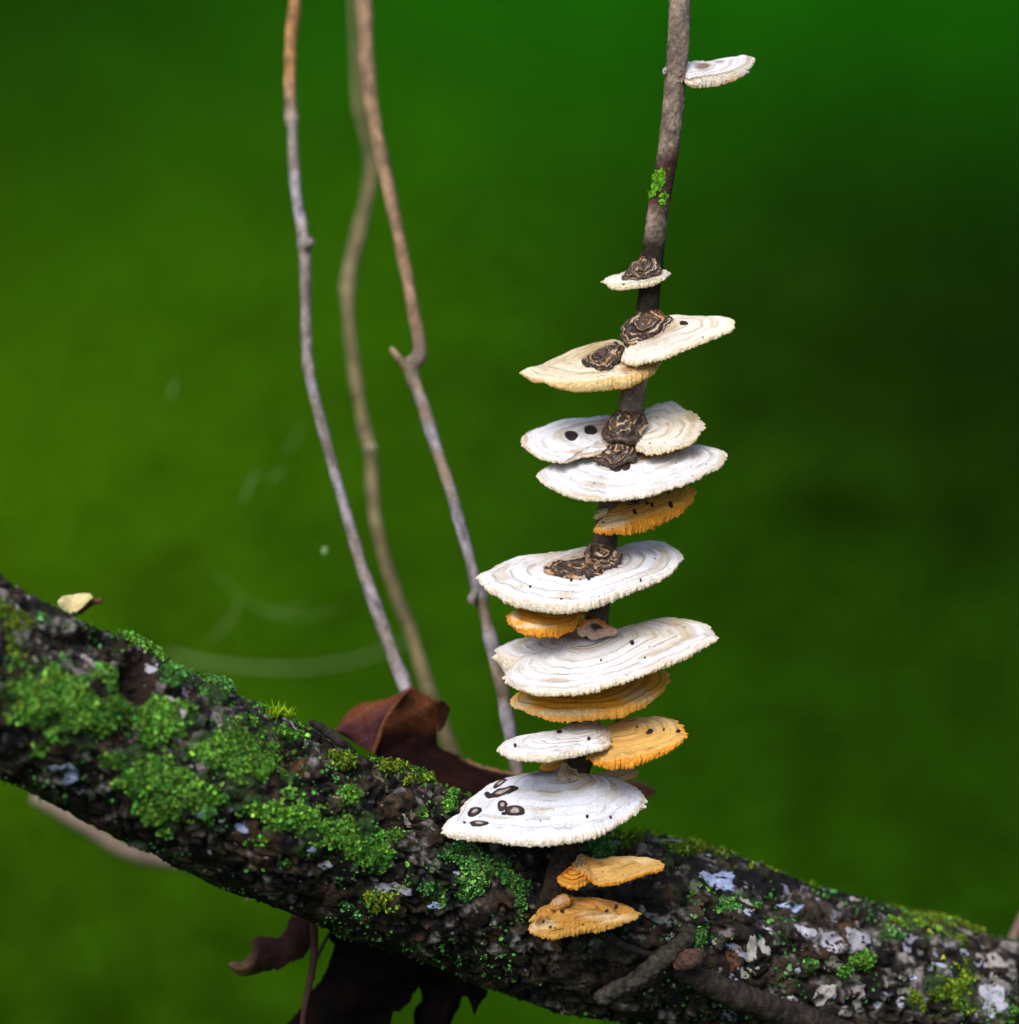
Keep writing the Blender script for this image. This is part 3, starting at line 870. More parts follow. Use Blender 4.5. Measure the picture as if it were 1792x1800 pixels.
def stem_patch():
    rng = np.random.default_rng(5)
    V, F, C = [], [], []
    pts = c7([(585, 1310), (570, 1350), (560, 1400), (555, 1440), (600, 1300), (625, 1330), (590, 1370), (580, 1420), (610, 1390), (545, 1460), (630, 1300), (628, 1480), (622, 1520)])
    for x0, y0 in pts:
        for _ in range(9):
            x, y = x0 + rng.normal(0, 3.5), y0 + rng.normal(0, 4)
            cx = np.interp(y, [250, 340, 420], [1177, 1162, 1151])
            off = np.clip((x - cx) / 20, -1, .9)
            c = P(x, y, -0.0020 * math.sqrt(max(0, 1 - off * off)) - .0001)
            n_ = unit(-FWD + RGT * off + rng.normal(0, .4, 3))
            t = unit(np.cross(n_, rng.normal(0, 1, 3)))
            b = np.cross(n_, t)
            k = len(V)
            r = rng.uniform(2.2, 4.4) * S
            V.append(c)
            for j in range(6):
                a = j * 1.047
                V.append(c + (t * math.cos(a) + b * math.sin(a)) * r * rng.uniform(.7, 1.2) + n_ * r * rng.uniform(0, .6))
            F += [(k, k + 1 + j, k + 1 + (j + 1) % 6) for j in range(6)]
            C += [np.array([.13, .36, .02]) * rng.uniform(.5, 1.35)] * 7
    o = mesh('lichen_patch', np.array(V), [np.array(F)], M_MOSS, stem, {'col': np.array(C)})
    o['label'] = 'bright green lichen patch on the bark'
    o['kind'] = 'stuff'
stem_patch()

# ------------------------------------------------------------------ bracket fungi
WHITE, CREAM, PALE, ORANGE, AMBER = np.array([.76, .765, .785]), np.array([.74, .64, .42]), np.array([.78, .74, .64]), np.array([.70, .31, .035]), np.array([.70, .40, .09])
OCHRE = np.array([.72, .38, .07])
GROUP = 'bracket fungi growing up the thin stem'

class Plane:
    """The tilted plane a bracket grows in: through the hub, sloping `slope` degrees across the picture, seen `tilt` degrees from above."""
    def __init__(self, hub, d, slope, tilt):
        self.h = P(*hub, d * 1e-3)
        f = unit(self.h - CAM)
        r = unit(np.cross(f, np.array([0, 0, 1.0])))
        u = np.cross(r, f)
        s, t = math.radians(slope), math.radians(tilt)
        uu = u * math.cos(s) - r * math.sin(s)
        self.n = uu * math.cos(t) - f * math.sin(t)
        self.u = u
    def at(self, xy):
        r = rays(xy[:, 0], xy[:, 1])
        t = ((self.h - CAM) @ self.n) / (r @ self.n)
        return CAM + r * t[:, None]

def disc(pl, outline, hub, n, rho, dome, jag, seed, steps=0, rim_drop=3.0, wave=1.2):
    """Polar sheet over the outline; returns rings x n points and the ring parameter."""
    o = closed(outline, n)
    t = np.linspace(0, 2 * np.pi, n, endpoint=False)
    per = np.linalg.norm(o - np.roll(o, 1, 0), axis=1).sum()
    q = np.stack([np.cos(t) * per / 6.283, np.sin(t) * per / 6.283, np.full(n, seed * 3.3)], 1)
    dirs = unit(o - np.array(hub))
    o = o + dirs * (jag * (noise(q / 2.6, seed) * .75 + noise(q / 6.5, seed + 1) * 1.05 + noise(q / 26, seed + 2) * 1.0))[:, None]
    e = pl.at(o)
    H = pl.h
    rings = H + rho[:, None, None] * (e - H)[None]
    R = np.linalg.norm(e - H, axis=1).mean() / S
    p = rings.reshape(-1, 3) / S
    rr = np.repeat(rho, n)
    h = dome * (1 - rr ** 1.6) - rim_drop * smooth(.90, 1.0, rr) ** 2
    h = h + wave * (1.6 * noise(p / 46, seed + 5) + .8 * noise(p / 15, seed + 6)) * smooth(0, .3, rr) * smooth(1.02, .85, rr)
    zn = rr * max(2.0, R / 34) + .14 * noise(p / 80, seed + 9)
    h = h + wave * 1.1 * np.sin(zn * 6.283 * 1.7) * smooth(.1, .4, rr) * smooth(1.0, .9, rr)
    h = h + 2.6 * noise(p / 38, seed + 19) * smooth(.55, 1.0, rr) + 1.2 * noise(p / 14, seed + 20) * smooth(.8, 1.0, rr)
    if steps:
        h = h + (2.4 * fbm(p / 26, seed + 4, 3) + 2.0 * np.sin((rr * steps * .7 + 1.3 * noise(p / 30, seed + 8)) * 6.283) * smooth(.05, .3, rr)) * smooth(1.0, .7, rr)
        h = h + .8 * fbm(p / 8, seed + 7, 3) - 1.5 * smooth(.75, 1, rr)
    V = rings + (h.reshape(len(rho), n) * S)[..., None] * pl.n
    return o, V, zn + seed * .37, rr

def bracket(label, outline, hub, lip, base, under, d=-1.0, slope=0, tilt=24, dome=8, jag=1.6, thick=6, seed=1, stains=(), teeth=1.2, n=560, wave=1.2, stalk=14):
    """A fungus: cap > spots and crusts added later, pore_layer. lip = the bottom edge of the rim as drawn from left to right."""
    pl = Plane(hub, d, slope, tilt)
    root = empty('bracket_fungus', pl.h, label, 'fungus', GROUP)
    rho = np.r_[np.linspace(.02, .82, 34), np.linspace(.85, 1, 12)]
    o, V, zn, rr = disc(pl, outline, hub, n, rho, dome, jag, seed, wave=wave)
    px = np.array(hub) + rr.reshape(len(rho), n)[..., None] * (o - np.array(hub))[None]
    px = px.reshape(-1, 2)
    c = np.tile(np.asarray(base), (len(rr), 1))
    wn = fbm(V.reshape(-1, 3) / S / 30, seed + 40, 3)
    edge = np.where(base[2] > .5, 1, .4) * smooth(.93, 1.0, rr)[:, None] * .5
    c = c * (1 - edge) + (np.array([.76, .60, .34]) if base[2] > .3 else np.asarray(under)) * edge
    for x, y, rx, ry, amt, col in stains:
        k = (amt * smooth(1.2, .25, np.hypot((px[:, 0] - x) / rx, (px[:, 1] - y) / ry) + .45 * wn))[:, None]
        c = c * (1 - k) + np.asarray(col) * k
    flat = V.reshape(-1, 3)
    pl.cap, pl.cap_px = flat, np.stack(to_px(flat)[:2], 1)
    cen = V[0].mean(0)
    verts = np.vstack([flat, cen])
    j = np.arange(n)
    f = [grid_faces(len(rho), n, True), np.stack([np.full(n, len(flat)), j, (j + 1) % n], 1)]
    mesh('cap', verts, f, M_CAP, root, {'col': np.vstack([c, c[:1]]), 'zone': np.r_[zn, zn[0]], 'band': np.full(len(verts), 1.0 if base[2] > .3 else .5)})
    # rim and underside
    rim = V[-1]
    top = o
    lipp = np.asarray(lip, float) if lip is not None else None
    th = np.full(n, float(thick))
    ctr = o.mean(0)
    nxt, prv = np.roll(o, -1, 0), np.roll(o, 1, 0)
    tang = nxt - prv
    area = (o[:, 0] * nxt[:, 1] - nxt[:, 0] * o[:, 1]).sum()
    down = (tang[:, 0] if area < 0 else -tang[:, 0]) < 0 if False else None
    out = np.stack([tang[:, 1], -tang[:, 0]], 1) * (1 if area > 0 else -1)
    out = unit(out)
    frontw = smooth(-.15, .35, out[:, 1])
    if lipp is not None:
        ly = np.interp(o[:, 0], lipp[:, 0], lipp[:, 1])
        inside = (o[:, 0] >= lipp[0, 0] - 4) & (o[:, 0] <= lipp[-1, 0] + 4)
        th = np.where(inside, np.maximum(thick * .7, (ly - o[:, 1])), thick) * frontw + thick * .8 * (1 - frontw)
    k = np.ones(15) / 15
    th = np.convolve(np.r_[th[-7:], th, th[:7]], k, 'valid')
    t = np.linspace(0, 2 * np.pi, n, endpoint=False)
    per = np.linalg.norm(tang, axis=1).sum() / 2
    qn = np.stack([np.cos(t) * per / 6.283, np.sin(t) * per / 6.283, np.full(n, seed * 1.7)], 1)
    inw = unit(pl.h - rim - ((pl.h - rim) @ pl.n)[:, None] * pl.n)
    dn = unit(-pl.u * .96 - pl.n * .25)
    LR = np.linspace(0, 1, 9)
    L = []
    for i, s in enumerate(LR):
        bulge = math.sin(s * math.pi) * (.16 + .8 * (1 - frontw)) + s * -.10
        nz = teeth * (1 + .6 * (1 - frontw)) * (noise(np.c_[qn[:, :2] / 3.4, qn[:, 2] + s * th * .12], seed + 50) + .5 * noise(np.c_[qn[:, :2] / 1.9, qn[:, 2] + s * 3], seed + 51)) * min(1, s * 3)
        tooth = teeth * 2.2 * np.abs(noise(qn / 2.6, seed + 53)) * smooth(.5, 1, s) * frontw
        L.append(rim + ((s * th + tooth) * S)[:, None] * dn - ((bulge * th + nz) * S)[:, None] * inw)
    L = np.array(L)
    U = []
    hb = pl.h - pl.n * stalk * S - pl.u * 4 * S
    for s in np.linspace(.06, 1, 16)[0:]:
        z = L[-1] * (1 - s) + hb * s
        z = z + (pl.n * 1.0) * (np.sin(s * 3.1416) * (th * .35 + 2) * S)[:, None] * (1 if stalk < 30 else 0)
        z = z + (teeth * 1.3 * noise(z / S / 3.2, seed + 60) * S)[:, None] * pl.n
        U.append(z)
    A = np.concatenate([L, np.array(U)])
    af = A.reshape(-1, 3)
    s_all = np.r_[np.repeat(LR, n), np.repeat(np.ones(len(U)) * 1.4, n)]
    lipc = np.array([.74, .58, .30]) if base[2] > .3 else np.asarray(under)
    if base[2] > .5:
        lipc, teeth = lipc * .3 + np.asarray(base) * .7, teeth * .45
    kk = smooth(.35, 1.2, s_all + .25 * noise(af / S / 12, seed))[:, None]
    ucol = lipc * (1 - kk) + np.asarray(under) * kk
    for x, y, rx, ry, amt, col in stains:
        ax, ay, _ = to_px(af)
        k_ = (amt * smooth(1.2, .25, np.hypot((ax - x) / rx, (ay - y) / ry)))[:, None]
        ucol = ucol * (1 - k_) + np.asarray(col) * k_
    ucol = ucol * (1 + .10 * noise(af / S / 5, 9)[:, None])
    cen = A[-1].mean(0)
    po = mesh('pore_layer', np.vstack([af, cen]), [grid_faces(len(A), n, True), np.stack([np.full(n, len(af)), (len(A) - 1) * n + (j + 1) % n, (len(A) - 1) * n + j], 1)],
         M_PORE, root, {'col': np.vstack([ucol, ucol[-1:]])})
    root['_'] = 0
    del root['_']
    return root, pl

def crust(parent, outline, hub, d, slope, tilt, dome, seed, steps=5, label=None, thick=5, bands=4.0, cols=None, under_cols=None):
    """Dark lumpy old growth sitting on a cap against the stem."""
    n = 160
    pl = Plane(hub, d, slope, tilt)
    rho = np.r_[np.linspace(.03, 1, 26)]
    o, V, zn, rr = disc(pl, outline, hub, n, rho, dome, 2.4, seed, steps, 1.0, .6)
    rim = V[-1]
    low = rim - pl.n * thick * S + unit(pl.h - rim) * .5 * S - pl.u * 1 * S
    A = np.concatenate([V, low[None]])
    af = A.reshape(-1, 3)
    j = np.arange(n)
    z = np.r_[rr * bands + seed, np.full(n, bands + seed)]
    ob = mesh('crust', np.vstack([af, V[0].mean(0)]), [grid_faces(len(A), n, True), np.stack([np.full(n, len(af)), j, (j + 1) % n], 1)], M_CRUST, parent,
         {'zone': np.r_[z, z[0]]})
    if cols is not None:
        r_ = np.r_[rr, np.ones(n), 0]
        r_ = np.clip(r_ + .16 * fbm(np.vstack([af, V[0].mean(0)]) / S / 14, seed + 2, 3), 0, 1)
        st = np.array([c[0] for c in cols])
        cc = np.stack([np.interp(r_, st, [c[1][k] for c in cols]) for k in range(3)] + [np.ones(len(r_))], 1).astype(np.float32)
        if under_cols is not None:
            _, yy, _ = to_px(np.vstack([af, V[0].mean(0)]))
            kk = smooth(hub[1] - 4, hub[1] + 4, yy)[:, None] * smooth(.35, .6, r_)[:, None]
            cc[:, :3] = cc[:, :3] * (1 - kk) + np.array(under_cols) * kk
        ob.data.attributes.new('col', 'FLOAT_COLOR', 'POINT').data.foreach_set('color', cc.ravel())
        ob.data.materials[0] = M_PORE
    if label:
        ob['label'] = label
    return ob

def spot(parent, pl, x, y, rx, ry, rot=0.0, ring=False, seed=0, lift=6.0, height=1.5):
    """A small glossy dark blister on a cap; a ring has a pale hollow centre."""
    n = 34
    rng = np.random.default_rng(seed + 300)
    o = closed([(x + a, y + b) for a, b in ell(rx, ry, rot, 11, rng, .14)], n, 3)
    hub = o.mean(0)
    i = np.argmin(((pl.cap_px - hub) ** 2).sum(1))
    lift = ((pl.cap[i] - pl.h) @ pl.n) / S + .4
    hub2 = hub + (np.array(to_px(pl.cap[i] - pl.n * lift * S))[:2] - pl.cap_px[i])      # so the raised blister stays where it is drawn
    o = o + hub2 - hub
    hub = hub2
    e = pl.at(o)
    H = pl.at(hub[None])[0]
    rho = np.array([.05, .25, .42, .56, .70, .84, .94, 1.0, 1.04])
    prof = (np.array([.15, .2, .5, .9, 1.0, .85, .5, .1, -.8]) if ring else np.array([1, .98, .93, .85, .72, .52, .3, 0, -.8])) * height
    V = (H + rho[:, None, None] * (e - H)[None]).reshape(-1, 3)
    near = pl.cap[np.linalg.norm(pl.cap_px - pl.cap_px[i], axis=1) < max(rx, ry) * 1.6 + 8]
    up = (near - pl.h) @ pl.n
    flat2 = near - up[:, None] * pl.n
    dd = ((V[:, None] - flat2[None]) ** 2).sum(-1)
    w8 = 1 / (dd + (1.2 * S) ** 2) ** 2
    V = V + ((w8 @ up / w8.sum(1)) + (np.repeat(prof, n) + .9) * S)[:, None] * pl.n
    V = V.reshape(len(rho), n, 3)
    f = [grid_faces(len(rho), n, True), np.arange(n)[None]]
    z = np.repeat(rho if ring else .6 + .4 * rho, n)
    return mesh('spot', V.reshape(-1, 3), f, M_SPOT, parent, {'zone': z})

TANSTAIN, BROWNSTAIN, ORSTAIN = (.52, .36, .20), (.12, .075, .05), (.52, .24, .06)
GREYST = (.50, .46, .46)

# 1 --- small one high on the stem
b, pl = bracket('small white bracket alone at the top of the stem, brown blotches on its upper side',
    c7([(780, 560), (785, 500), (830, 452), (900, 452), (970, 463), (1050, 445), (1120, 430), (1200, 428), (1260, 408), (1308, 422), (1296, 470), (1258, 500), (1225, 525), (1100, 548), (1000, 565), (880, 590), (790, 592)]),
    c7([(835, 545)])[0], c7([(780, 592), (840, 650), (900, 660), (1000, 645), (1130, 605), (1230, 572), (1300, 480)]), WHITE, AMBER * .9, -.5, 9, 24, 4, 1.8, 5, 3,
    [(*c7([(930, 510)])[0], 16, 9, .95, (.20, .13, .09)), (*c7([(1050, 470)])[0], 14, 5, .8, (.32, .24, .2))], 1.2, 300)
crust(b, c7([(690, 540), (700, 505), (770, 500), (800, 540), (790, 600), (740, 625), (700, 600)]), c7([(745, 560)])[0], -1.6, 0, 60, 3, 3, 3, 'small pinkish brown growth against the stem', cols=[(0, (.34, .20, .17)), (.5, (.24, .14, .11)), (.8, (.20, .15, .13)), (1, (.42, .36, .34))])

crust(b, c7([(618, 520), (640, 505), (655, 520), (652, 550), (632, 556)]), c7([(640, 530)])[0], -1.5, 0, 66, 3, 113, 2, 'tiny pale tip on the other side of the stem', cols=[(0, (.62, .60, .62)), (1, (.56, .54, .56))])

# 2 --- small dark one
b, pl = bracket('small dark brown bracket with a thin white rim below the green lichen patch',
    c1([(712, 335), (740, 318), (775, 305), (820, 300), (870, 270), (950, 250), (1040, 245), (1100, 262), (1140, 268), (1136, 300), (1060, 328), (950, 350), (840, 355), (760, 350)]),
    c1([(990, 285)])[0], c1([(712, 340), (770, 382), (850, 388), (950, 380), (1050, 362), (1120, 318), (1142, 275)]), PALE, CREAM, -.8, 7, 22, 3, 1.2, 5, 5,
    [(*c1([(960, 290)])[0], 46, 14, 1, (.17, .12, .10))], 1.0, 320)
crust(b, c1([(865, 260), (900, 215), (945, 195), (950, 155), (1000, 145), (1060, 165), (1085, 200), (1080, 240), (1110, 265), (1060, 300), (980, 318), (880, 322), (830, 320)]), c1([(990, 255)])[0], -2.4, 8, 44, 7, 9, 5, 'lumpy brown growth leaning on the stem')

# 4 --- cream one on the left (lower of that pair, built first)
b4, pl4 = bracket('cream bracket pointing left with a brown swirl, joined under the white one',
    c1([(198, 900), (300, 878), (420, 818), (540, 758), (600, 738), (680, 714), (730, 716), (790, 706), (850, 730), (900, 790), (960, 810), (1020, 820), (1075, 828), (1062, 865), (980, 905), (880, 925), (760, 945), (640, 965), (520, 975), (400, 970), (300, 945), (235, 925)]),
    c1([(850, 815)])[0], c1([(198, 905), (270, 965), (360, 980), (430, 1015), (540, 1040), (700, 1032), (880, 1012), (980, 960), (1050, 905), (1075, 835)]), np.array([.74, .66, .48]), AMBER, -1.5, 10, 22, 8, 1.4, 7, 7,
    [(*c1([(722, 812)])[0], 50, 27, .8, (.42, .30, .13)), (*c1([(760, 830)])[0], 60, 24, .5, (.56, .44, .20)), (*c1([(960, 860)])[0], 40, 26, .85, OCHRE), (*c1([(430, 850)])[0], 60, 14, .4, (.60, .52, .30)), (*c1([(870, 905)])[0], 14, 8, .6, (.4, .18, .08))], 1.0)
crust(b4, c1([(570, 840), (620, 800), (680, 760), (760, 722), (830, 725), (860, 755), (830, 800), (790, 850), (730, 885), (650, 880), (595, 865)]), c1([(725, 805)])[0], -4.0, 22, 30, 3, 12, 4, 'olive brown swirled growth on the cream cap', bands=3.2)

# 3 --- white one on the right
b3, pl3 = bracket('white bracket reaching right and up from a large knobbly brown growth',
    c1([(842, 835), (838, 790), (866, 752), (930, 715), (1000, 655), (1080, 590), (1150, 552), (1230, 548), (1350, 553), (1492, 552), (1540, 583), (1525, 612), (1546, 622), (1480, 655), (1380, 690), (1290, 726), (1180, 768), (1080, 810), (980, 845), (890, 852)]),
    c1([(1010, 650)])[0], c1([(835, 840), (900, 872), (980, 862), (1090, 826), (1290, 745), (1480, 672), (1546, 630)]), PALE * 1.02, CREAM * .9, -1.6, 24, 25, 6, 1.8, 6, 11,
    [(*c1([(1020, 650)])[0], 60, 36, .8, (.40, .26, .15)), (*c1([(1230, 590)])[0], 20, 10, .3, GREYST)], 1.6)
crust(b3, c1([(825, 650), (850, 600), (905, 545), (930, 495), (1000, 482), (1070, 500), (1110, 545), (1175, 560), (1185, 590), (1130, 640), (1100, 690), (1030, 720), (960, 735), (900, 735), (860, 740), (835, 700)]), c1([(1000, 615)])[0], -3.2, 14, 46, 10, 17, 6, 'large knobbly brown growth wrapped round the stem', bands=5)
crust(b3, c1([(930, 725), (990, 690), (1060, 672), (1105, 680), (1080, 712), (1000, 735), (950, 740)]), c1([(1020, 708)])[0], -5.2, 20, 36, 3, 23, 3)
spot(b3, pl3, *c1([(1232, 602)])[0], 8, 3.6, 0, False, 1, 5)

# 5, 6, 7 --- the white trio round the brown knob
b5, pl5 = bracket('white bracket on the left of the brown knob with one round dark spot',
    c1([(204, 1355), (240, 1292), (330, 1258), (420, 1215), (540, 1203), (650, 1190), (770, 1183), (850, 1190), (900, 1250), (890, 1330), (800, 1390), (720, 1415), (600, 1424), (530, 1442), (460, 1478), (400, 1470), (320, 1440), (250, 1400)]),
    c1([(820, 1310)])[0], c1([(204, 1362), (250, 1415), (320, 1458), (400, 1482), (460, 1488), (540, 1450), (800, 1400)]), WHITE, CREAM * .85, 0.0, 8, 24, 6, 1.8, 5, 19,
    [(*c1([(830, 1300)])[0], 46, 36, .8, (.40, .26, .15)), (*c1([(650, 1290)])[0], 24, 14, .5, TANSTAIN), (*c1([(560, 1425)])[0], 26, 5, .7, TANSTAIN)], 1.2)
spot(b5, pl5, *c1([(521, 1318)])[0], 12, 7.5, 0, False, 2, 5)
spot(b5, pl5, *c1([(645, 1285)])[0], 13, 8, .2, False, 3, 6)
b7, pl7 = bracket('broad white bracket below the brown knob, two small dark eggs by its centre',
    c1([(304, 1550), (330, 1520), (420, 1485), (470, 1462), (540, 1430), (620, 1415), (720, 1410), (850, 1400), (1010, 1405), (1150, 1395), (1280, 1375), (1350, 1363), (1430, 1378), (1490, 1418), (1497, 1450), (1470, 1490), (1420, 1525), (1340, 1568), (1250, 1606), (1150, 1640), (1050, 1666), (930, 1690), (800, 1704), (660, 1706), (560, 1690), (450, 1655), (360, 1612), (315, 1585)]),
    c1([(850, 1450)])[0], c1([(304, 1560), (360, 1632), (450, 1680), (560, 1712), (660, 1724), (800, 1722), (930, 1706), (1150, 1655), (1340, 1582), (1470, 1502), (1497, 1455)]), WHITE, CREAM, -1.4, 6, 26, 7, 1.6, 6, 25,
    [(*c1([(800, 1440)])[0], 58, 24, .75, (.40, .26, .15)), (*c1([(1010, 1440)])[0], 50, 14, .85, (.62, .40, .15)), (*c1([(1200, 1430)])[0], 70, 14, .5, (.62, .50, .30)), (*c1([(700, 1640)])[0], 60, 6, .35, TANSTAIN)], 1.3)
spot(b7, pl7, *c1([(802, 1516)])[0], 10, 6, 0, False, 4, 6.5)
spot(b7, pl7, *c1([(858, 1508)])[0], 10, 6.5, 0, False, 5, 6.5)
b6, pl6 = bracket('creamy white bracket on the right of the brown knob with a frilled yellow edge',
    c1([(990, 1140), (1040, 1118), (1120, 1098), (1190, 1092), (1218, 1140), (1290, 1172), (1322, 1203), (1357, 1240), (1332, 1290), (1310, 1328), (1240, 1362), (1150, 1388), (1050, 1410), (970, 1408), (925, 1382), (918, 1340), (940, 1300), (975, 1240), (985, 1190)]),
    c1([(965, 1300)])[0], c1([(918, 1385), (970, 1418), (1050, 1422), (1150, 1400), (1240, 1374), (1310, 1342), (1357, 1250)]), np.array([.78, .74, .64]), np.array([.62, .44, .14]), -1.8, 14, 28, 6, 2.2, 5, 29,
    [(*c1([(1180, 1230)])[0], 40, 22, .35, (.66, .52, .30)), (*c1([(1290, 1180)])[0], 16, 14, .5, (.64, .47, .16))], 1.6)
crust(b5, c1([(715, 1330), (705, 1290), (735, 1245), (765, 1195), (810, 1145), (880, 1128), (940, 1142), (985, 1180), (1003, 1215), (985, 1270), (935, 1330), (900, 1350), (820, 1345), (760, 1345)]), c1([(845, 1240)])[0], -3.3, 10, 50, 10, 31, 5, 'round dark knob with a tan ring on the stem', bands=3)
crust(b7, c1([(650, 1448), (700, 1415), (718, 1360), (760, 1335), (850, 1345), (920, 1350), (935, 1400), (930, 1452), (860, 1470), (800, 1492), (760, 1500), (730, 1472), (680, 1462)]), c1([(830, 1410)])[0], -5.0, 4, 40, 6, 37, 5, 'dark brown growth with a cream hollow under the knob', bands=3.4)

# 8 --- orange one
b8, pl8 = bracket('orange bracket with toothed rim tucked under the broad white one',
    c2([(876, 355), (920, 308), (985, 270), (1005, 215), (1020, 185), (1080, 178), (1200, 150), (1330, 118), (1412, 103), (1447, 118), (1462, 150), (1440, 185), (1370, 222), (1280, 255), (1180, 290), (1080, 325), (980, 352), (930, 365)]),
    c2([(1040, 232)])[0], c2([(874, 362), (930, 382), (1040, 392), (1180, 378), (1290, 325), (1390, 270), (1455, 195), (1464, 160)]), np.array([.84, .44, .085]), ORANGE * 1.2, -1.6, 16, 24, 5, 2.0, 8, 41,
    [(*c2([(960, 325)])[0], 40, 16, .7, CREAM), (*c2([(1100, 225)])[0], 22, 8, .6, (.55, .36, .18))], 2.4)
for i, (x, y, r) in enumerate([(1195, 218, 3.6), (1222, 222, 2.6), (1118, 262, 3.6), (1330, 218, 4.0), (1322, 155, 2.2), (935, 328, 2)]):
    spot(b8, pl8, *c2([(x, y)])[0], r, r * .8, 0, False, 10 + i, 4, 2)
crust(b8, c2([(1060, 205), (1110, 170), (1170, 165), (1195, 185), (1150, 215), (1090, 225)]), c2([(1125, 195)])[0], -3.2, 12, 40, 3, 43, 3, 'small rusty growth under the cap above')
b8b, _ = bracket('tiny cream lobe left of the stem beside the toothed orange bracket',
    c2([(882, 275), (895, 255), (950, 232), (990, 218), (1000, 235), (970, 258), (920, 275), (890, 288)]), c2([(975, 240)])[0], None, CREAM, AMBER, -1.4, 18, 26, 2, .8, 4, 45, (), .6, 160)

# 10 --- small orange one (left), behind the next white one's rim
b10, pl10 = bracket('small deep orange bracket with pale curved bands hanging left of the stem',
    c2([(370, 872), (400, 838), (470, 805), (600, 790), (720, 795), (815, 825), (800, 870), (775, 910), (700, 938), (590, 950), (480, 935), (410, 908)]),
    c2([(740, 850)])[0], c2([(368, 885), (410, 950), (480, 985), (580, 993), (690, 985), (760, 945), (800, 885)]), np.array([.74, .31, .03]), ORANGE * 1.15, -1.2, -4, 24, 4, 1.8, 8, 47,
    [(*c2([(520, 935)])[0], 44, 6, .8, CREAM), (*c2([(420, 870)])[0], 9, 18, .7, CREAM)], 2.6)
# 9 --- big white
b9, pl9 = bracket('large white bracket at mid height with a long dark brown growth across its middle',
    c2([(196, 640), (215, 614), (290, 588), (330, 558), (410, 528), (540, 518), (650, 498), (820, 472), (930, 470), (1040, 480), (1090, 450), (1180, 428), (1260, 423), (1340, 458), (1392, 520), (1386, 558), (1330, 612), (1240, 655), (1150, 687), (1050, 724), (950, 762), (850, 790), (700, 806), (560, 795), (430, 765), (330, 735), (250, 706), (208, 672)]),
    c2([(890, 570)])[0], c2([(196, 655), (250, 730), (350, 790), (480, 832), (620, 852), (750, 846), (880, 826), (1000, 786), (1100, 738), (1230, 688), (1350, 612), (1393, 555)]), WHITE * 1.03, CREAM * .95, -1.2, 9, 26, 6, 1.8, 6, 53,
    [(*c2([(820, 575)])[0], 92, 27, .75, (.40, .26, .15)), (*c2([(1130, 500)])[0], 40, 12, .35, GREYST), (*c2([(820, 630)])[0], 20, 6, .5, TANSTAIN), (*c2([(650, 540)])[0], 60, 12, .2, TANSTAIN)], 1.3, 680)
crust(b9, c2([(572, 590), (620, 560), (690, 545), (780, 540), (850, 520), (950, 520), (1020, 560), (960, 600), (890, 632), (820, 640), (750, 642), (680, 622), (610, 608)]), c2([(800, 590)])[0], -4.2, 6, 29, 2, 57, 4, 'long dark brown tongue of growth lying on the white cap', bands=3)
crust(b9, c2([(822, 520), (825, 470), (850, 448), (885, 436), (960, 452), (1040, 490), (1052, 540), (1000, 580), (920, 600), (850, 580)]), c2([(930, 520)])[0], -4.0, 4, 48, 8, 59, 5, 'dark brown knob with an orange outer band on the stem', bands=3.2)
for i, (x, y, r) in enumerate([(748, 662, 2.6), (800, 660, 3.0), (852, 658, 3.4), (780, 650, 2.0), (840, 642, 2.2), (1155, 665, 2.0), (508, 702, 2.2), (690, 776, 2.2)]):
    spot(b9, pl9, *c2([(x, y)])[0], r, r * .85, 0, False, 20 + i, 7, 1.5)

# 12 --- orange under the next
b12, pl12 = bracket('wide orange bracket right under the notched white one',
    c2([(408, 1385), (420, 1330), (500, 1270), (700, 1230), (900, 1190), (1080, 1160), (1230, 1170), (1305, 1205), (1310, 1240), (1285, 1290), (1200, 1345), (1080, 1390), (950, 1415), (800, 1425), (640, 1425), (500, 1400), (430, 1390)]),
    c2([(860, 1280)])[0], c2([(405, 1395), (480, 1432), (600, 1475), (740, 1493), (900, 1480), (1050, 1455), (1180, 1402), (1290, 1315), (1312, 1250)]), np.array([.90, .42, .035]), AMBER * np.array([1.28, 1.15, .95]), -1.0, 8, 24, 3, 1.6, 8, 61,
    [(*c2([(700, 1440)])[0], 80, 10, .75, (.76, .66, .45)), (*c2([(450, 1390)])[0], 26, 16, .7, CREAM), (*c2([(1150, 1350)])[0], 50, 16, .5, CREAM)], 1.6)
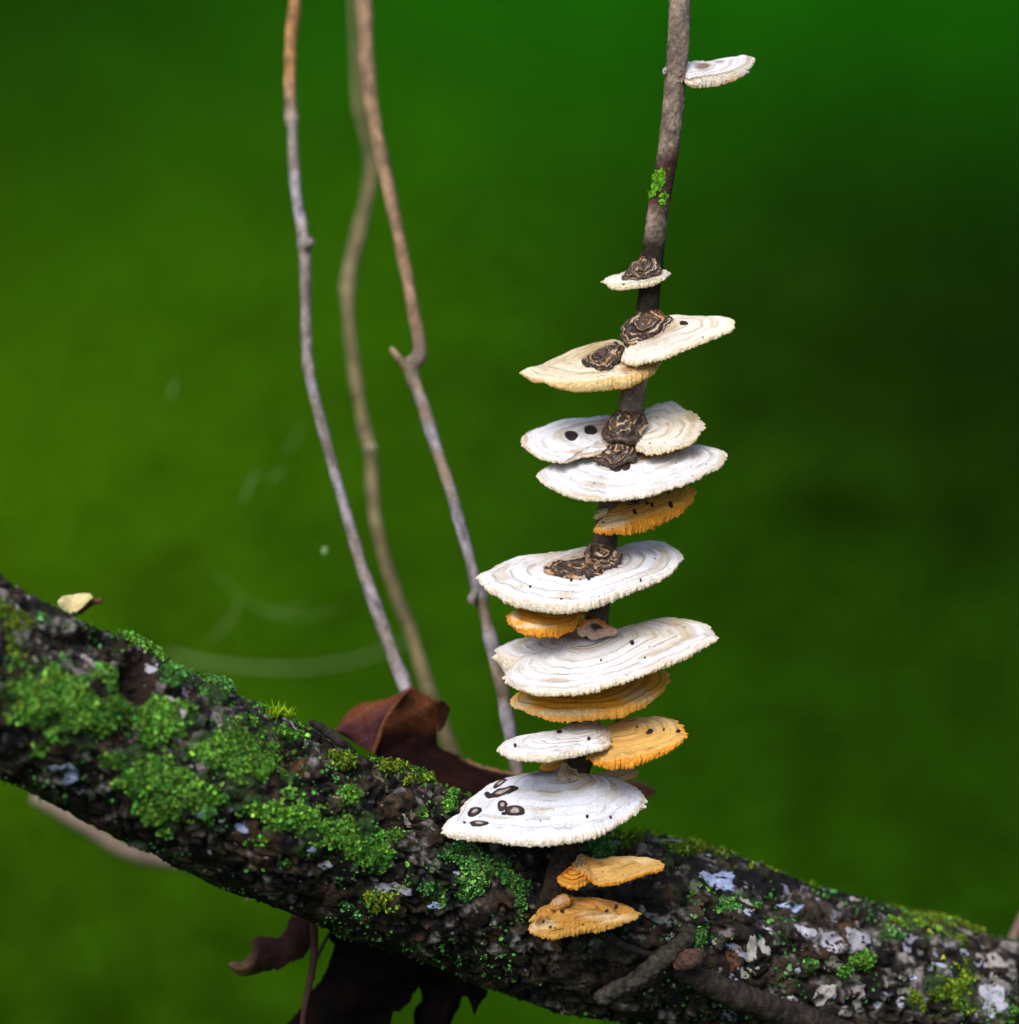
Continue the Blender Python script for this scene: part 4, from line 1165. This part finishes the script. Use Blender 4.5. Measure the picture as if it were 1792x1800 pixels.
# 11 --- big notched white one
b11, pl11 = bracket('large white bracket with a notched left edge and a yellow fringe at upper right',
    c2([(303, 1065), (350, 1038), (430, 1008), (560, 992), (700, 975), (780, 950), (850, 930), (960, 930), (1040, 958), (1120, 926), (1200, 900), (1300, 882), (1400, 883), (1500, 898), (1562, 938), (1580, 975), (1606, 985), (1595, 1005), (1540, 1028), (1450, 1076), (1350, 1126), (1250, 1174), (1130, 1216), (1000, 1258), (850, 1302), (750, 1318), (620, 1322), (520, 1312), (420, 1286), (368, 1256), (348, 1225), (378, 1178), (432, 1138), (455, 1115), (440, 1128), (380, 1122), (330, 1095)]),
    c2([(850, 1030)])[0], c2([(303, 1075), (350, 1235), (420, 1303), (520, 1327), (650, 1337), (760, 1332), (900, 1311), (1050, 1263), (1200, 1205), (1350, 1155), (1480, 1085), (1606, 1000)]), np.array([.76, .75, .75]), np.array([.66, .48, .17]), -1.5, 13, 27, 7, 2.0, 4, 67,
    [(*c2([(760, 1000)])[0], 60, 14, .75, (.50, .36, .26)), (*c2([(620, 1030)])[0], 50, 16, .5, (.56, .42, .32)), (*c2([(1250, 980)])[0], 90, 24, .45, (.66, .56, .34)), (*c2([(1100, 930)])[0], 40, 12, .7, (.60, .48, .18)), (*c2([(1350, 900)])[0], 60, 8, .5, (.62, .48, .14)), (*c2([(600, 990)])[0], 44, 8, .8, (.42, .20, .07)), (*c2([(1560, 970)])[0], 16, 14, .4, GREYST)], 1.8, 680)
crust(b11, c2([(775, 960), (800, 905), (860, 892), (930, 903), (1000, 945), (1020, 968), (950, 985), (900, 1000), (820, 990)]), c2([(890, 945)])[0], -4.2, 2, 62, 3, 71, 4, 'orange edged hollow growth against the stem', bands=1.6, cols=[(0, (.05, .035, .028)), (.26, (.09, .06, .045)), (.4, (.52, .38, .30)), (.52, (.54, .40, .33)), (.62, (.62, .22, .04)), (1, (.62, .18, .02))], under_cols=(.56, .42, .36))
spot(b11, pl11, *c2([(1104, 1028)])[0], 4, 3.4, 0, False, 31, 6)
spot(b11, pl11, *c2([(1180, 1120)])[0], 1.8, 1.6, 0, False, 32, 5)
spot(b11, pl11, *c2([(922, 1130)])[0], 1.6, 1.4, 0, False, 33, 6)

# 14, 13 --- orange right with white left
b14, pl14 = bracket('tan and orange banded bracket, joined to a white one on its left',
    c2([(840, 1690), (870, 1640), (920, 1560), (960, 1505), (1020, 1478), (1100, 1463), (1180, 1458), (1270, 1453), (1342, 1473), (1392, 1520), (1412, 1568), (1395, 1598), (1330, 1632), (1230, 1668), (1120, 1698), (1000, 1715), (900, 1712)]),
    c2([(1000, 1560)])[0], c2([(838, 1695), (890, 1742), (970, 1767), (1080, 1766), (1200, 1726), (1310, 1672), (1412, 1580)]), np.array([.74, .45, .13]), ORANGE * 1.1, -5.2, 14, 26, 5, 2.0, 8, 73,
    [(*c2([(1000, 1680)])[0], 60, 18, .8, (.62, .36, .10)), (*c2([(1250, 1500)])[0], 50, 18, .35, CREAM), (*c2([(1060, 1500)])[0], 30, 8, .5, (.45, .30, .16))], 2.4)
for i, (x, y, r) in enumerate([(1207, 1552, 5), (1375, 1550, 3.5), (1135, 1528, 1.6), (1290, 1542, 1.8), (1020, 1492, 4)]):
    spot(b14, pl14, *c2([(x, y)])[0], r * 1.3, r * .8, -.4, False, 40 + i, 4, 2)
b13, pl13 = bracket('smooth white bracket joined to the tan banded one on its right',
    c2([(318, 1640), (345, 1608), (380, 1588), (470, 1573), (560, 1562), (650, 1542), (720, 1508), (800, 1490), (900, 1485), (958, 1520), (965, 1560), (975, 1600), (960, 1625), (900, 1645), (800, 1662), (650, 1682), (500, 1692), (385, 1682), (335, 1662)]),
    c2([(880, 1550)])[0], c2([(316, 1655), (370, 1705), (480, 1721), (620, 1723), (750, 1702), (860, 1672), (980, 1640)]), WHITE * 1.02, CREAM * .95, -6.5, 6, 21, 5, 1.6, 6, 79,
    [(*c2([(870, 1520)])[0], 60, 14, .8, (.52, .34, .20)), (*c2([(960, 1590)])[0], 26, 24, .7, CREAM), (*c2([(720, 1550)])[0], 40, 8, .4, TANSTAIN)], 1.2)
for i, (x, y, a, b_) in enumerate([(678, 1558, 5.5, 3), (419, 1634, 2.6, 4), (852, 1595, 3, 2), (1028, 1494, 3, 2)][:3]):
    spot(b13, pl13, *c2([(x, y)])[0], a, b_, 0, False, 50 + i, 5, 1.5)

# small ones round the foot of that pair
bracket('tiny amber lobe left of the stem just under the white half of the joined pair',
    c3([(680, 412), (705, 382), (770, 362), (845, 358), (850, 380), (830, 402), (770, 418), (720, 432), (690, 430)]), c3([(835, 385)])[0], c3([(676, 420), (720, 440), (765, 432), (845, 400)]), OCHRE, ORANGE, -1.0, 14, 26, 2, 1.0, 4, 83, (), 1.0, 180)
bracket('small tan lobe right of the stem, touching the top of the lowest white bracket',
    c3([(1000, 480), (1040, 462), (1120, 448), (1200, 432), (1262, 424), (1296, 436), (1290, 460), (1235, 484), (1150, 500), (1060, 512), (1005, 515)]), c3([(1010, 492)])[0], c3([(1000, 520), (1060, 520), (1150, 510), (1240, 494), (1296, 462)]), np.array([.56, .42, .24]), AMBER, -.6, 10, 22, 3, 1.4, 5, 87, [(*c3([(1040, 495)])[0], 12, 8, .8, (.6, .52, .46))], 1.0, 240)

# 17 --- the lowest white one, hanging steeply
b17, pl17 = bracket('broad white bracket low on the stem marked with dark rings on its left side',
    c3([(62, 815), (95, 745), (130, 728), (180, 715), (240, 612), (330, 542), (400, 502), (500, 478), (620, 456), (740, 440), (820, 408), (880, 425), (960, 490), (1010, 508), (1150, 498), (1230, 508), (1290, 550), (1327, 610), (1322, 660), (1290, 688), (1240, 716), (1150, 772), (1060, 822), (950, 850), (830, 868), (700, 880), (560, 878), (430, 862), (300, 845), (180, 832), (110, 830)]),
    c3([(870, 490)])[0], c3([(64, 830), (110, 866), (250, 882), (400, 892), (580, 919), (740, 914), (830, 898), (960, 888), (1060, 858), (1180, 784), (1328, 690)]), WHITE * np.array([.95, .98, 1.05]), CREAM * .9, -1.6, 6, 38, 12, 1.8, 6, 89,
    [(*c3([(860, 520)])[0], 60, 16, .55, (.52, .40, .28)), (*c3([(1130, 600)])[0], 50, 40, .3, GREYST), (*c3([(700, 480)])[0], 34, 12, .8, (.13, .09, .065)), (*c3([(560, 600)])[0], 60, 4, .4, TANSTAIN)], 1.3, 680)
SP = [((265, 706), (13, 8), -.3, True), ((443, 660), (9.5, 9), -.6, True), ((525, 705), (18, 8.5), 0, True), ((295, 778), (16, 5.2), 0, True), ((430, 526), (14.5, 5), -.5, True), ((440, 585), (29, 7), -.22, True)]
for i, (c, r, rot, ring) in enumerate(SP):
    x, y = c3([c])[0]
    spot(b17, pl17, x, y, r[0], r[1], rot, ring, 60 + i, 0, 1.2)
for i, (x, y, r) in enumerate([(350, 598, 5), (203, 774, 2), (452, 717, 3.4), (977, 733, 2.2), (1125, 738, 2)]):
    spot(b17, pl17, *c3([(x, y)])[0], r * 1.3, r, 0, False, 70 + i, 9, 2)
crust(b17, c3([(800, 450), (822, 405), (838, 392), (870, 425), (930, 470), (985, 508), (960, 520), (880, 500), (810, 500)]), c3([(870, 465)])[0], -3.6, -20, 46, 4, 91, 3, 'pale ridge where the cap meets the stem', bands=1.5, cols=[(0, (.20, .14, .10)), (.5, (.50, .40, .28)), (1, (.62, .55, .46))])

# 18, 19, 20 --- the dry orange ones against the branch
bracket('dry orange bracket in front of the branch, pointing right under the lowest white one',
    c3([(900, 1075), (895, 1040), (920, 965), (965, 992), (1040, 1004), (1130, 992), (1230, 987), (1330, 984), (1410, 998), (1458, 1025), (1440, 1048), (1370, 1062), (1290, 1092), (1180, 1130), (1070, 1150), (1010, 1132), (985, 1095)]),
    c3([(985, 1050)])[0], c3([(898, 1080), (1010, 1142), (1070, 1160), (1180, 1148), (1290, 1110), (1370, 1075), (1458, 1040)]), np.array([.60, .36, .11]), ORANGE * .9, -9.2, 4, 26, 4, 2.2, 5, 97,
    [(*c3([(990, 1030)])[0], 24, 16, .6, ORSTAIN), (*c3([(920, 1020)])[0], 10, 16, .6, (.62, .48, .34)), (*c3([(1300, 1010)])[0], 40, 8, .4, CREAM), (*c3([(1220, 1060)])[0], 14, 8, .4, (.40, .22, .06)), (*c3([(1060, 1040)])[0], 10, 5, .7, (.20, .10, .04))], 1.8, 400, wave=3.2)
bracket('small bright orange nub left of the dry bracket in front of the branch',
    c3([(795, 1130), (815, 1095), (838, 1068), (870, 1062), (930, 1082), (975, 1112), (978, 1140), (930, 1158), (880, 1160), (830, 1148)]), c3([(900, 1095)])[0], c3([(795, 1135), (830, 1172), (870, 1186), (925, 1182), (978, 1150)]), np.array([.58, .25, .035]), np.array([.60, .27, .045]), -9.8, -4, 30, 7, .9, 6, 101, [(*c3([(840, 1090)])[0], 12, 10, .8, (.56, .16, .015))], 1.6, 240, wave=2.6)
b20, pl20 = bracket('lowest dry orange bracket with a pale knob on top, in front of the branch',
    c3([(608, 1438), (640, 1400), (660, 1378), (635, 1355), (700, 1310), (738, 1290), (755, 1252), (795, 1225), (830, 1208), (868, 1235), (930, 1262), (1020, 1252), (1130, 1268), (1220, 1288), (1308, 1335), (1300, 1360), (1200, 1375), (1090, 1395), (960, 1425), (850, 1455), (720, 1468), (645, 1458)]),
    c3([(900, 1335)])[0], c3([(606, 1442), (680, 1490), (780, 1502), (900, 1472), (1050, 1452), (1200, 1412), (1308, 1350)]), np.array([.48, .245, .05]), AMBER * .7, -10.4, 6, 30, 7, 1.8, 5, 103,
    [(*c3([(800, 1270)])[0], 22, 16, .8, (.60, .46, .32)), (*c3([(1000, 1290)])[0], 60, 12, .6, ORSTAIN), (*c3([(700, 1430)])[0], 30, 8, .5, CREAM), (*c3([(1120, 1375)])[0], 60, 8, .5, CREAM), (*c3([(1180, 1280)])[0], 30, 6, .7, (.40, .15, .04)), (*c3([(700, 1400)])[0], 20, 8, .7, (.16, .09, .03)), (*c3([(1000, 1340)])[0], 50, 6, .5, (.34, .15, .03))], 2.0, 460, wave=3.6)
spot(b20, pl20, *c3([(820, 1331)])[0], 4, 3.6, 0, False, 80, 7)
spot(b20, pl20, *c3([(1098, 1330)])[0], 4, 2, 0, False, 81, 6)
for i, (x, y) in enumerate([(745, 1440), (700, 1400), (775, 1442), (1160, 1300)]):
    spot(b20, pl20, *c3([(x, y)])[0], 3.5, 1.6, 0, False, 82 + i, 5)
crust(b20, c3([(735, 1310), (755, 1255), (800, 1222), (835, 1208), (868, 1240), (862, 1275), (810, 1300), (760, 1325)]), c3([(808, 1265)])[0], -11.2, 24, 50, 2, 107, 3, 'pale knob standing on the orange cap', bands=1.3, cols=[(0, (.46, .36, .32)), (.45, (.44, .30, .18)), (.8, (.40, .22, .07)), (1, (.38, .20, .05))])

# ------------------------------------------------------------------ thin stems behind
def twig(name, pts, label, colour, seed, knots=(), parent=None, group=None, n=260, m=20):
    def dsp(p, u, a, nr):
        px, py, _ = to_px(p)
        h = 1.4 * fbm(p / S / 22, seed, 3) - 1.0 + 2.2 * np.maximum(0, noise(np.stack([u / 38, a * .7, a * 0 + seed], 1), seed + 8)) ** 2 + 1.2 * noise(np.stack([u / 55, a * 0, a * 0 + seed], 1), seed + 9)
        for y, s in knots:
            h = h + s * np.exp(-((py - y) / 9) ** 2)
        return h
    def colr(p, u, a):
        q = p / S
        px, py, _ = to_px(p)
        k = smooth(-.25, .3, fbm(np.stack([py / 45, q[:, 0] * .004, q[:, 1] * .004], 1), seed + 3, 3))[:, None]
        c = np.asarray(colour[0]) * (1 - k) + np.asarray(colour[1]) * k
        t = smooth(*colour[3], py)[:, None] if len(colour) > 3 else 1.0
        c = np.asarray(colour[2]) * (1 - t) + c * t if len(colour) > 2 else c
        return np.clip(c * (1 + .7 * fbm(np.stack([py / 26, a * .8, a * 0], 1), seed + 4, 3) + .5 * fbm(q / 9, seed + 5, 3))[:, None], .01, .8)
    if parent is None:
        parent = empty(name, P(pts[-1][0], pts[-1][1], pts[-1][2] * 1e-3), label, 'stem', group)
    tube_object('shoot', pts, n, m, M_TWIG, dsp, colr, parent)
    return parent
TG = 'bare thin stems rising behind the branch'
GR, BRN, RST = (.205, .17, .145), (.20, .15, .09), (.30, .155, .055)
ta = twig('bare_stem', [(524, -60, 48, 12), (519, 0, 46, 12), (510, 100, 44, 11.5), (513, 210, 42, 11), (520, 330, 40, 10.5), (535, 430, 38, 11), (538, 540, 36, 10), (542, 640, 35, 10.5), (564, 740, 34, 10.5), (600, 870, 33, 10.5), (638, 1000, 32, 11), (680, 1120, 30, 12), (715, 1215, 28, 13), (740, 1300, 28, 13)],
     'leftmost bare grey stem, ending behind the curled brown leaf', (GR, (.25, .22, .235), RST, (120, 230)), 3, ((100, 2), (208, 3), (432, 3), (645, 2)), None, TG)
tube_object('bud', [(538, 436, 37, 7), (545, 428, 36, 8), (549, 420, 36, 5)], 12, 12, M_TWIG, None, plain(GR), ta)
tb = twig('bare_stem', [(638, -60, 70, 15), (641, 0, 66, 14.5), (645, 110, 60, 13.5), (656, 200, 54, 13), (676, 300, 48, 13), (700, 410, 42, 12), (722, 520, 36, 11.5), (738, 615, 33, 11.5), (722, 648, 32, 12), (745, 715, 31, 12), (768, 790, 30, 12), (795, 870, 28, 12), (822, 970, 26, 11.5), (848, 1065, 25, 11.5), (874, 1170, 24, 12), (892, 1260, 24, 12), (906, 1340, 24, 12), (920, 1420, 24, 12)],
     'bare stem with a short forked spur, passing just left of the fungi', ((.20, .15, .105), (.235, .215, .23), (.22, .14, .075), (560, 660)), 9, ((640, 4), (1050, 3)), None, TG)
tube_object('spur', [(722, 652, 32, 9), (708, 638, 31, 7.5), (697, 624, 30, 6.5), (688, 612, 30, 5)], 24, 14, M_TWIG, None, plain((.28, .20, .11)), tb)
tube_object('bud', [(838, 1040, 24, 6), (830, 1052, 23, 8), (832, 1062, 23, 5)], 12, 12, M_TWIG, None, plain(GR), tb)
tc = twig('bare_stem', [(622, -60, 168, 6), (624, 60, 164, 6), (630, 180, 156, 6.5), (648, 262, 144, 8), (652, 310, 130, 11), (636, 390, 118, 12), (614, 480, 110, 12), (612, 540, 104, 11.5), (622, 640, 98, 11), (638, 740, 92, 11), (652, 800, 88, 11), (658, 900, 84, 12), (685, 1010, 82, 12), (722, 1110, 80, 12), (756, 1220, 78, 13), (786, 1300, 78, 14), (810, 1380, 78, 14)],
     'most blurred bare stem, bending behind the one with the forked spur', ((.125, .10, .040), (.16, .125, .060)), 15, ((505, 4),), None, TG)
tube_object('bud', [(646, 792, 84, 8), (654, 787, 83, 10), (660, 784, 83, 6)], 12, 12, M_TWIG, None, plain((.24, .21, .13)), tc)
tag(tube_object('fallen_twig', [(60, 1400, 110, 13), (150, 1450, 108, 15), (225, 1496, 106, 16), (300, 1514, 106, 14), (400, 1520, 106, 11), (520, 1545, 106, 10)], 120, 16, M_TWIG, rough_disp(2, 30), plain((.17, .13, .09), .4, 60)),
    'pale blurred twig showing below the left part of the mossy branch', 'twig')
tag(tube_object('dead_grass_stem', [(300, 1150, 225, 2.4), (370, 1166, 220, 2.8), (450, 1174, 220, 2.8), (540, 1174, 220, 2.4), (610, 1164, 225, 2.4), (670, 1146, 230, 1.8), (720, 1126, 232, 1.5)], 120, 10, M_TWIG, None, plain((.15, .22, .07), .2, 60)),
    'pale grass stem curving in a blurred arc behind the bare stems', 'grass stem')
tag(tube_object('fallen_twig', [(1830, 1560, 70, 9), (1795, 1620, 66, 9), (1770, 1680, 64, 9), (1745, 1760, 62, 9)], 60, 14, M_TWIG, rough_disp(2, 30), plain((.22, .14, .11), .4, 60)),
    'reddish blurred twig behind the right end of the mossy branch', 'twig')

web = empty('spider_web', P(440, 900, .15), 'faint blurred threads of an old spider web left of the bare stems', 'spider web')
for q_ in ([(298, 700, 150, 0.99), (304, 684, 150, 1.65), (310, 668, 150, 0.99)], [(428, 880, 150, 0.99), (438, 856, 150, 1.65), (450, 832, 150, 0.99)], [(472, 846, 160, 0.66), (486, 836, 160, 1.16), (498, 824, 160, 0.66)],
           [(366, 1126, 170, 0.66), (392, 1106, 170, 0.99), (412, 1080, 170, 0.99), (420, 1056, 170, 0.66)], [(470, 1080, 170, 0.50), (500, 1074, 170, 0.83), (540, 1062, 170, 0.50)],
           [(500, 800, 180, 0.50), (520, 770, 180, 0.73), (530, 740, 180, 0.50)], [(380, 1010, 180, 0.50), (440, 1060, 180, 0.66), (520, 1085, 180, 0.66), (600, 1070, 180, 0.50)]):
    tube_object('silk_strand', q_, 30, 8, M_TWIG, None, plain((.17, .26, .08), .1, 60), web)
tube_object('droplet', [(571, 962, 60, 2), (571, 966, 60, 5), (571, 972, 60, 5), (571, 976, 60, 2)], 10, 12, M_TWIG, None, plain((.24, .36, .15), .1, 60), web)

# side twigs that lie across the front face of the branch, low right
sb = empty('dead_twig', P(1190, 1690, -0.002), 'stubby grey broken twig lying across the dark lower right of the branch', 'twig')
tube_object('twig_bark', [(1050, 1762, -7, 11), (1062, 1752, -7, 16), (1085, 1742, -7, 17), (1120, 1722, -6, 17), (1155, 1696, -6, 18), (1180, 1676, -4, 18), (1205, 1652, -2, 15), (1216, 1640, -1, 8)], 160, 40, M_BARK, lambda p, u, a, n: 5 * fbm(p / S / 26, 7, 4) + 3.4 * fbm(p / S / 7, 3, 3), plain((.034, .028, .019), 1.4, 8, 77), sb)
tube_object('knot', [(1190, 1700, -6, 8), (1205, 1692, -7, 17), (1222, 1684, -6, 17), (1236, 1680, -4, 8)], 40, 28, M_BARK, lambda p, u, a, n: 5 * fbm(p / S / 11, 9, 4) + 2 * noise(p / S / 4, 2), plain((.065, .032, .024), 1.1, 7), sb)
tag(tube_object('root', [(1020, 1630, -3, 6), (1075, 1652, -5, 8), (1110, 1668, -5, 7), (1150, 1680, -4, 6), (1180, 1700, -3, 12), (1230, 1722, -2, 20), (1290, 1748, 0, 24), (1360, 1774, 3, 24), (1450, 1805, 7, 24), (1560, 1850, 12, 24)], 200, 30, M_BARK, lambda p, u, a, n: 4 * fbm(p / S / 22, 17, 4) + 3 * fbm(p / S / 6, 3, 3), plain((.026, .018, .013), 1.2, 8)),
    'dark rope-like root running down right from under the lowest orange bracket', 'root')

# ------------------------------------------------------------------ dead leaves
def ribbon(name, top, bottom, depth, colour, parent, n=120, m=34, seed=0, thick=2.5, jag=1.0, label=None):
    """A thin curled blade between two edges; depth(u, v) in mm behind the plane of focus. Both faces and the edge are built."""
    t, b = catmull(top, n), catmull(bottom, n)
    k = np.arange(n)
    jt = jag * (noise(np.stack([k / 1.7, k * 0, k * 0 + seed], 1), 1) * 1.5 + 2.2 * ((k % 7) / 7 - .5))
    jb = jag * noise(np.stack([k / 2.2, k * 0, k * 0 + seed], 1), 2) * 2
    v = np.linspace(0, 1, m)
    u = np.linspace(0, 1, n)
    xy = t[:, None, :2] * (1 - v)[None, :, None] + b[:, None, :2] * v[None, :, None]
    xy[..., 1] += jt[:, None] * (1 - v)[None] ** 8 + jb[:, None] * v[None] ** 8
    U, V = np.meshgrid(u, v, indexing='ij')
    dd = depth(U, V) * 1e-3 + .0006 * fbm(np.stack([xy[..., 0].ravel() / 40, xy[..., 1].ravel() / 40, np.full(n * m, seed)], 1), seed, 3).reshape(n, m)
    p = P(xy[..., 0], xy[..., 1], dd)
    back = p + FWD * thick * S
    A = np.concatenate([p, back[:, ::-1]], 1)
    col = colour(U, V, xy)
    colb = np.concatenate([col, col[:, ::-1]], 1)
    o = mesh(name, A.reshape(-1, 3), [grid_faces(n, 2 * m, True), np.arange(2 * m)[None], (np.arange(2 * m) + (n - 1) * 2 * m)[None, ::-1]], M_LEAF, parent, {'col': np.clip(colb.reshape(-1, 3), .003, .8)})
    if label:
        o['label'] = label
    return o

def fb2(xy, size, seed):
    return fbm(np.stack([xy[..., 0].ravel() / size, xy[..., 1].ravel() / size, np.full(xy[..., 0].size, seed)], 1), seed, 4).reshape(xy.shape[:2])

def build_leaves():
    leaf = empty('dead_leaf', P(760, 1370, .02), 'curled dark red brown dead leaf behind the upper edge of the branch', 'leaf')
    RB, PU, DK = np.array([.125, .042, .016]), np.array([.056, .019, .020]), np.array([.011, .0035, .0025])
    def colour_l(U, V, xy):
        n = fb2(xy, 26, 3)[..., None]
        k = smooth(.05, .45, V + .3 * n[..., 0])[..., None]
        vein = smooth(.86, 1.0, np.sin((xy[..., 0] * .55 + xy[..., 1] * .8) / 3.2 + 1.5 * n[..., 0]))[..., None]
        return (RB * (1 - k) + PU * k) * (1 + .6 * n) * (1 + .5 * vein)
    # left fold: from the tip down to the midrib
    ribbon('blade', c9([(140, 480), (180, 420), (240, 345), (330, 272), (470, 245), (600, 215), (700, 165), (775, 118), (800, 150)]),
           c9([(150, 500), (250, 560), (340, 620), (430, 660), (470, 690), (480, 640), (520, 470), (590, 360), (700, 240)]), lambda u, v: 22 + 5 * u - 4 * np.sin(v * 3.1) * (1 - u) - 6 * v, colour_l, leaf, 110, 34, 4, 2.5, .6)
    def colour_r(U, V, xy):
        n = fb2(xy, 24, 5)[..., None]
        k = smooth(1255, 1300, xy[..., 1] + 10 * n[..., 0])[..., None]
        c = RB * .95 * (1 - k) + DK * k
        rim = smooth(.12, .02, V)[..., None] * smooth(800, 830, xy[..., 0])[..., None]
        vein = smooth(.86, 1.0, np.sin((xy[..., 0] * .5 - xy[..., 1] * .85) / 3.4 + 1.5 * n[..., 0]))[..., None]
        c = c * (1 + .6 * n) * (1 + .5 * vein)
        far = smooth(1085, 1110, xy[..., 0])[..., None]
        c = c * (1 - far) + np.array([.16, .050, .030]) * (1 + .5 * n) * far
        return c * (1 - rim) + np.array([.22, .125, .055]) * rim
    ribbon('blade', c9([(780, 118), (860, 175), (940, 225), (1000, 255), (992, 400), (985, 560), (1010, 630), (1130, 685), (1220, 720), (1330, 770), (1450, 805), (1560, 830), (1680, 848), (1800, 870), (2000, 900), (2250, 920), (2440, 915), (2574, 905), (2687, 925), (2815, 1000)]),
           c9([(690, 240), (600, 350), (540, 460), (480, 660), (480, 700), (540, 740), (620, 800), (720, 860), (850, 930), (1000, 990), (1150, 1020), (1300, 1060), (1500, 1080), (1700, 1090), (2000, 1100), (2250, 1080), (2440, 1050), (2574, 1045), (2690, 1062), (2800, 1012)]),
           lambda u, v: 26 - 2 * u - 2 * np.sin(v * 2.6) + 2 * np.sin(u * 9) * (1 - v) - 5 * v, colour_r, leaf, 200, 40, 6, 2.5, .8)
    tube_object('midrib', [(*c9([(770, 140)])[0], 20, 2), (*c9([(690, 215)])[0], 18.6, 2.6), (*c9([(600, 330)])[0], 17.4, 3), (*c9([(540, 430)])[0], 16.6, 3.4), (*c9([(495, 570)])[0], 16, 4), (*c9([(455, 680)])[0], 16, 4)], 60, 12, M_LEAF, None, plain((.13, .05, .022)), leaf)
    # the curled dark edge at the right
    ribbon('curled_edge', c9([(990, 300), (1000, 262), (1025, 245), (1065, 270), (1092, 310)]), c9([(992, 500), (1000, 505), (1020, 490), (1050, 440), (1088, 340)]),
           lambda u, v: 15 + 5 * np.cos(u * 3.1) + 1.5 * np.sin(v * 3), lambda U, V, xy: np.array([.030, .010, .007]) * (1 + .5 * fb2(xy, 14, 2)[..., None]), leaf, 40, 20, 8, 3, .5)

    hang = empty('dead_leaf', P(620, 1640, .018), 'ragged dark dead leaf hanging beneath the branch with a thin red stalk', 'leaf')
    c10 = crop(380, 1560, .3013)
    def dk(U, V, xy):
        n = fb2(xy, 22, 9)[..., None]
        tip = smooth(460, 405, xy[..., 0])[..., None]
        return (np.array([.055, .024, .020]) * (1 - tip) + np.array([.36, .19, .11]) * tip) * (1 + .6 * n)
    ribbon('blade', c10([(76, 450), (95, 432), (160, 430), (190, 395), (215, 370), (212, 310), (250, 285), (330, 290), (370, 290), (410, 240), (430, 180), (500, 150), (580, 150)]),
           c10([(80, 470), (120, 510), (180, 522), (260, 498), (330, 480), (370, 478), (430, 440), (500, 415), (530, 380), (555, 330), (565, 270), (575, 230), (600, 200)]),
           lambda u, v: 14 + 6 * u - 5 * np.sin(v * 3) * (1 - u), dk, hang, 100, 26, 11, 2.5, .8, 'pale tipped lobe at the left')
    def dkk(U, V, xy):
        return np.array([.006, .003, .0025]) * (1 + .8 * fb2(xy, 26, 4)[..., None])  # near black: the shade beneath the branch is put into the leaf colour
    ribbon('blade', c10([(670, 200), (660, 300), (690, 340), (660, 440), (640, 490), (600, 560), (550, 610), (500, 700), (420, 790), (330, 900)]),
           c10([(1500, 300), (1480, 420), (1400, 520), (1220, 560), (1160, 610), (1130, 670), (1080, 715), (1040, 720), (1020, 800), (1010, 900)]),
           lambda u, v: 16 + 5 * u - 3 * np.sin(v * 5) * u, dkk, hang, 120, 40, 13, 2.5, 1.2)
    ribbon('blade', c10([(1160, 420), (1180, 560), (1200, 650), (1165, 700), (1150, 750), (1155, 800), (1150, 900)]),
           c10([(1590, 520), (1582, 600), (1500, 640), (1440, 635), (1420, 700), (1380, 770), (1340, 900)]),
           lambda u, v: 18 + 4 * u + 2 * np.sin(v * 6), dkk, hang, 80, 30, 17, 2.5, .8)
    ribbon('lobe_tip', c10([(1460, 560), (1470, 640), (1490, 690), (1500, 730), (1508, 745)]), c10([(1590, 560), (1580, 630), (1555, 660), (1530, 700), (1512, 745)]), lambda u, v: 17 + u, dkk, hang, 40, 14, 19, 2.5, .4)
    tube_object('stalk', [(*c10([(560, 170)])[0], 11, 7), (*c10([(572, 260)])[0], 10, 7.5), (*c10([(570, 420)])[0], 10, 6.5), (*c10([(545, 560)])[0], 10, 6), (*c10([(520, 680)])[0], 10, 5.5), (*c10([(505, 800)])[0], 10, 5), (*c10([(500, 900)])[0], 10, 5)], 80, 14, M_TWIG, None, plain((.060, .022, .018), .5, 20), hang)
    tube_object('vein', [(*c10([(660, 270)])[0], 14, 3), (*c10([(610, 370)])[0], 14, 3), (*c10([(580, 440)])[0], 14, 2.5), (*c10([(570, 540)])[0], 14, 2)], 40, 10, M_TWIG, None, plain((.03, .02, .015)), hang)

    scrap = empty('leaf_scrap', P(140, 1075, -.03), 'small cream leaf scrap with a brown stalk on the upper left edge of the branch', 'leaf scrap')
    ribbon('blade', c4([(350, 265), (380, 235), (440, 225), (500, 215), (545, 220), (560, 235)]), c4([(355, 290), (390, 320), (440, 338), (490, 310), (530, 270), (562, 240)]),
           lambda u, v: -27 + 3 * np.sin(u * 3) - 8 * v, lambda U, V, xy: np.array([.56, .47, .22]) * (1 + .3 * fb2(xy, 12, 4)[..., None]), scrap, 40, 18, 23, 6, .3)
    tube_object('stalk', [(*c4([(620, 245)])[0], -30, 3), (*c4([(600, 265)])[0], -30, 5), (*c4([(560, 275)])[0], -30, 5), (*c4([(510, 310)])[0], -30, 5), (*c4([(450, 345)])[0], -29, 4), (*c4([(400, 350)])[0], -28, 4)], 50, 12, M_TWIG, rough_disp(2, 8), plain((.11, .038, .012)), scrap)
build_leaves()
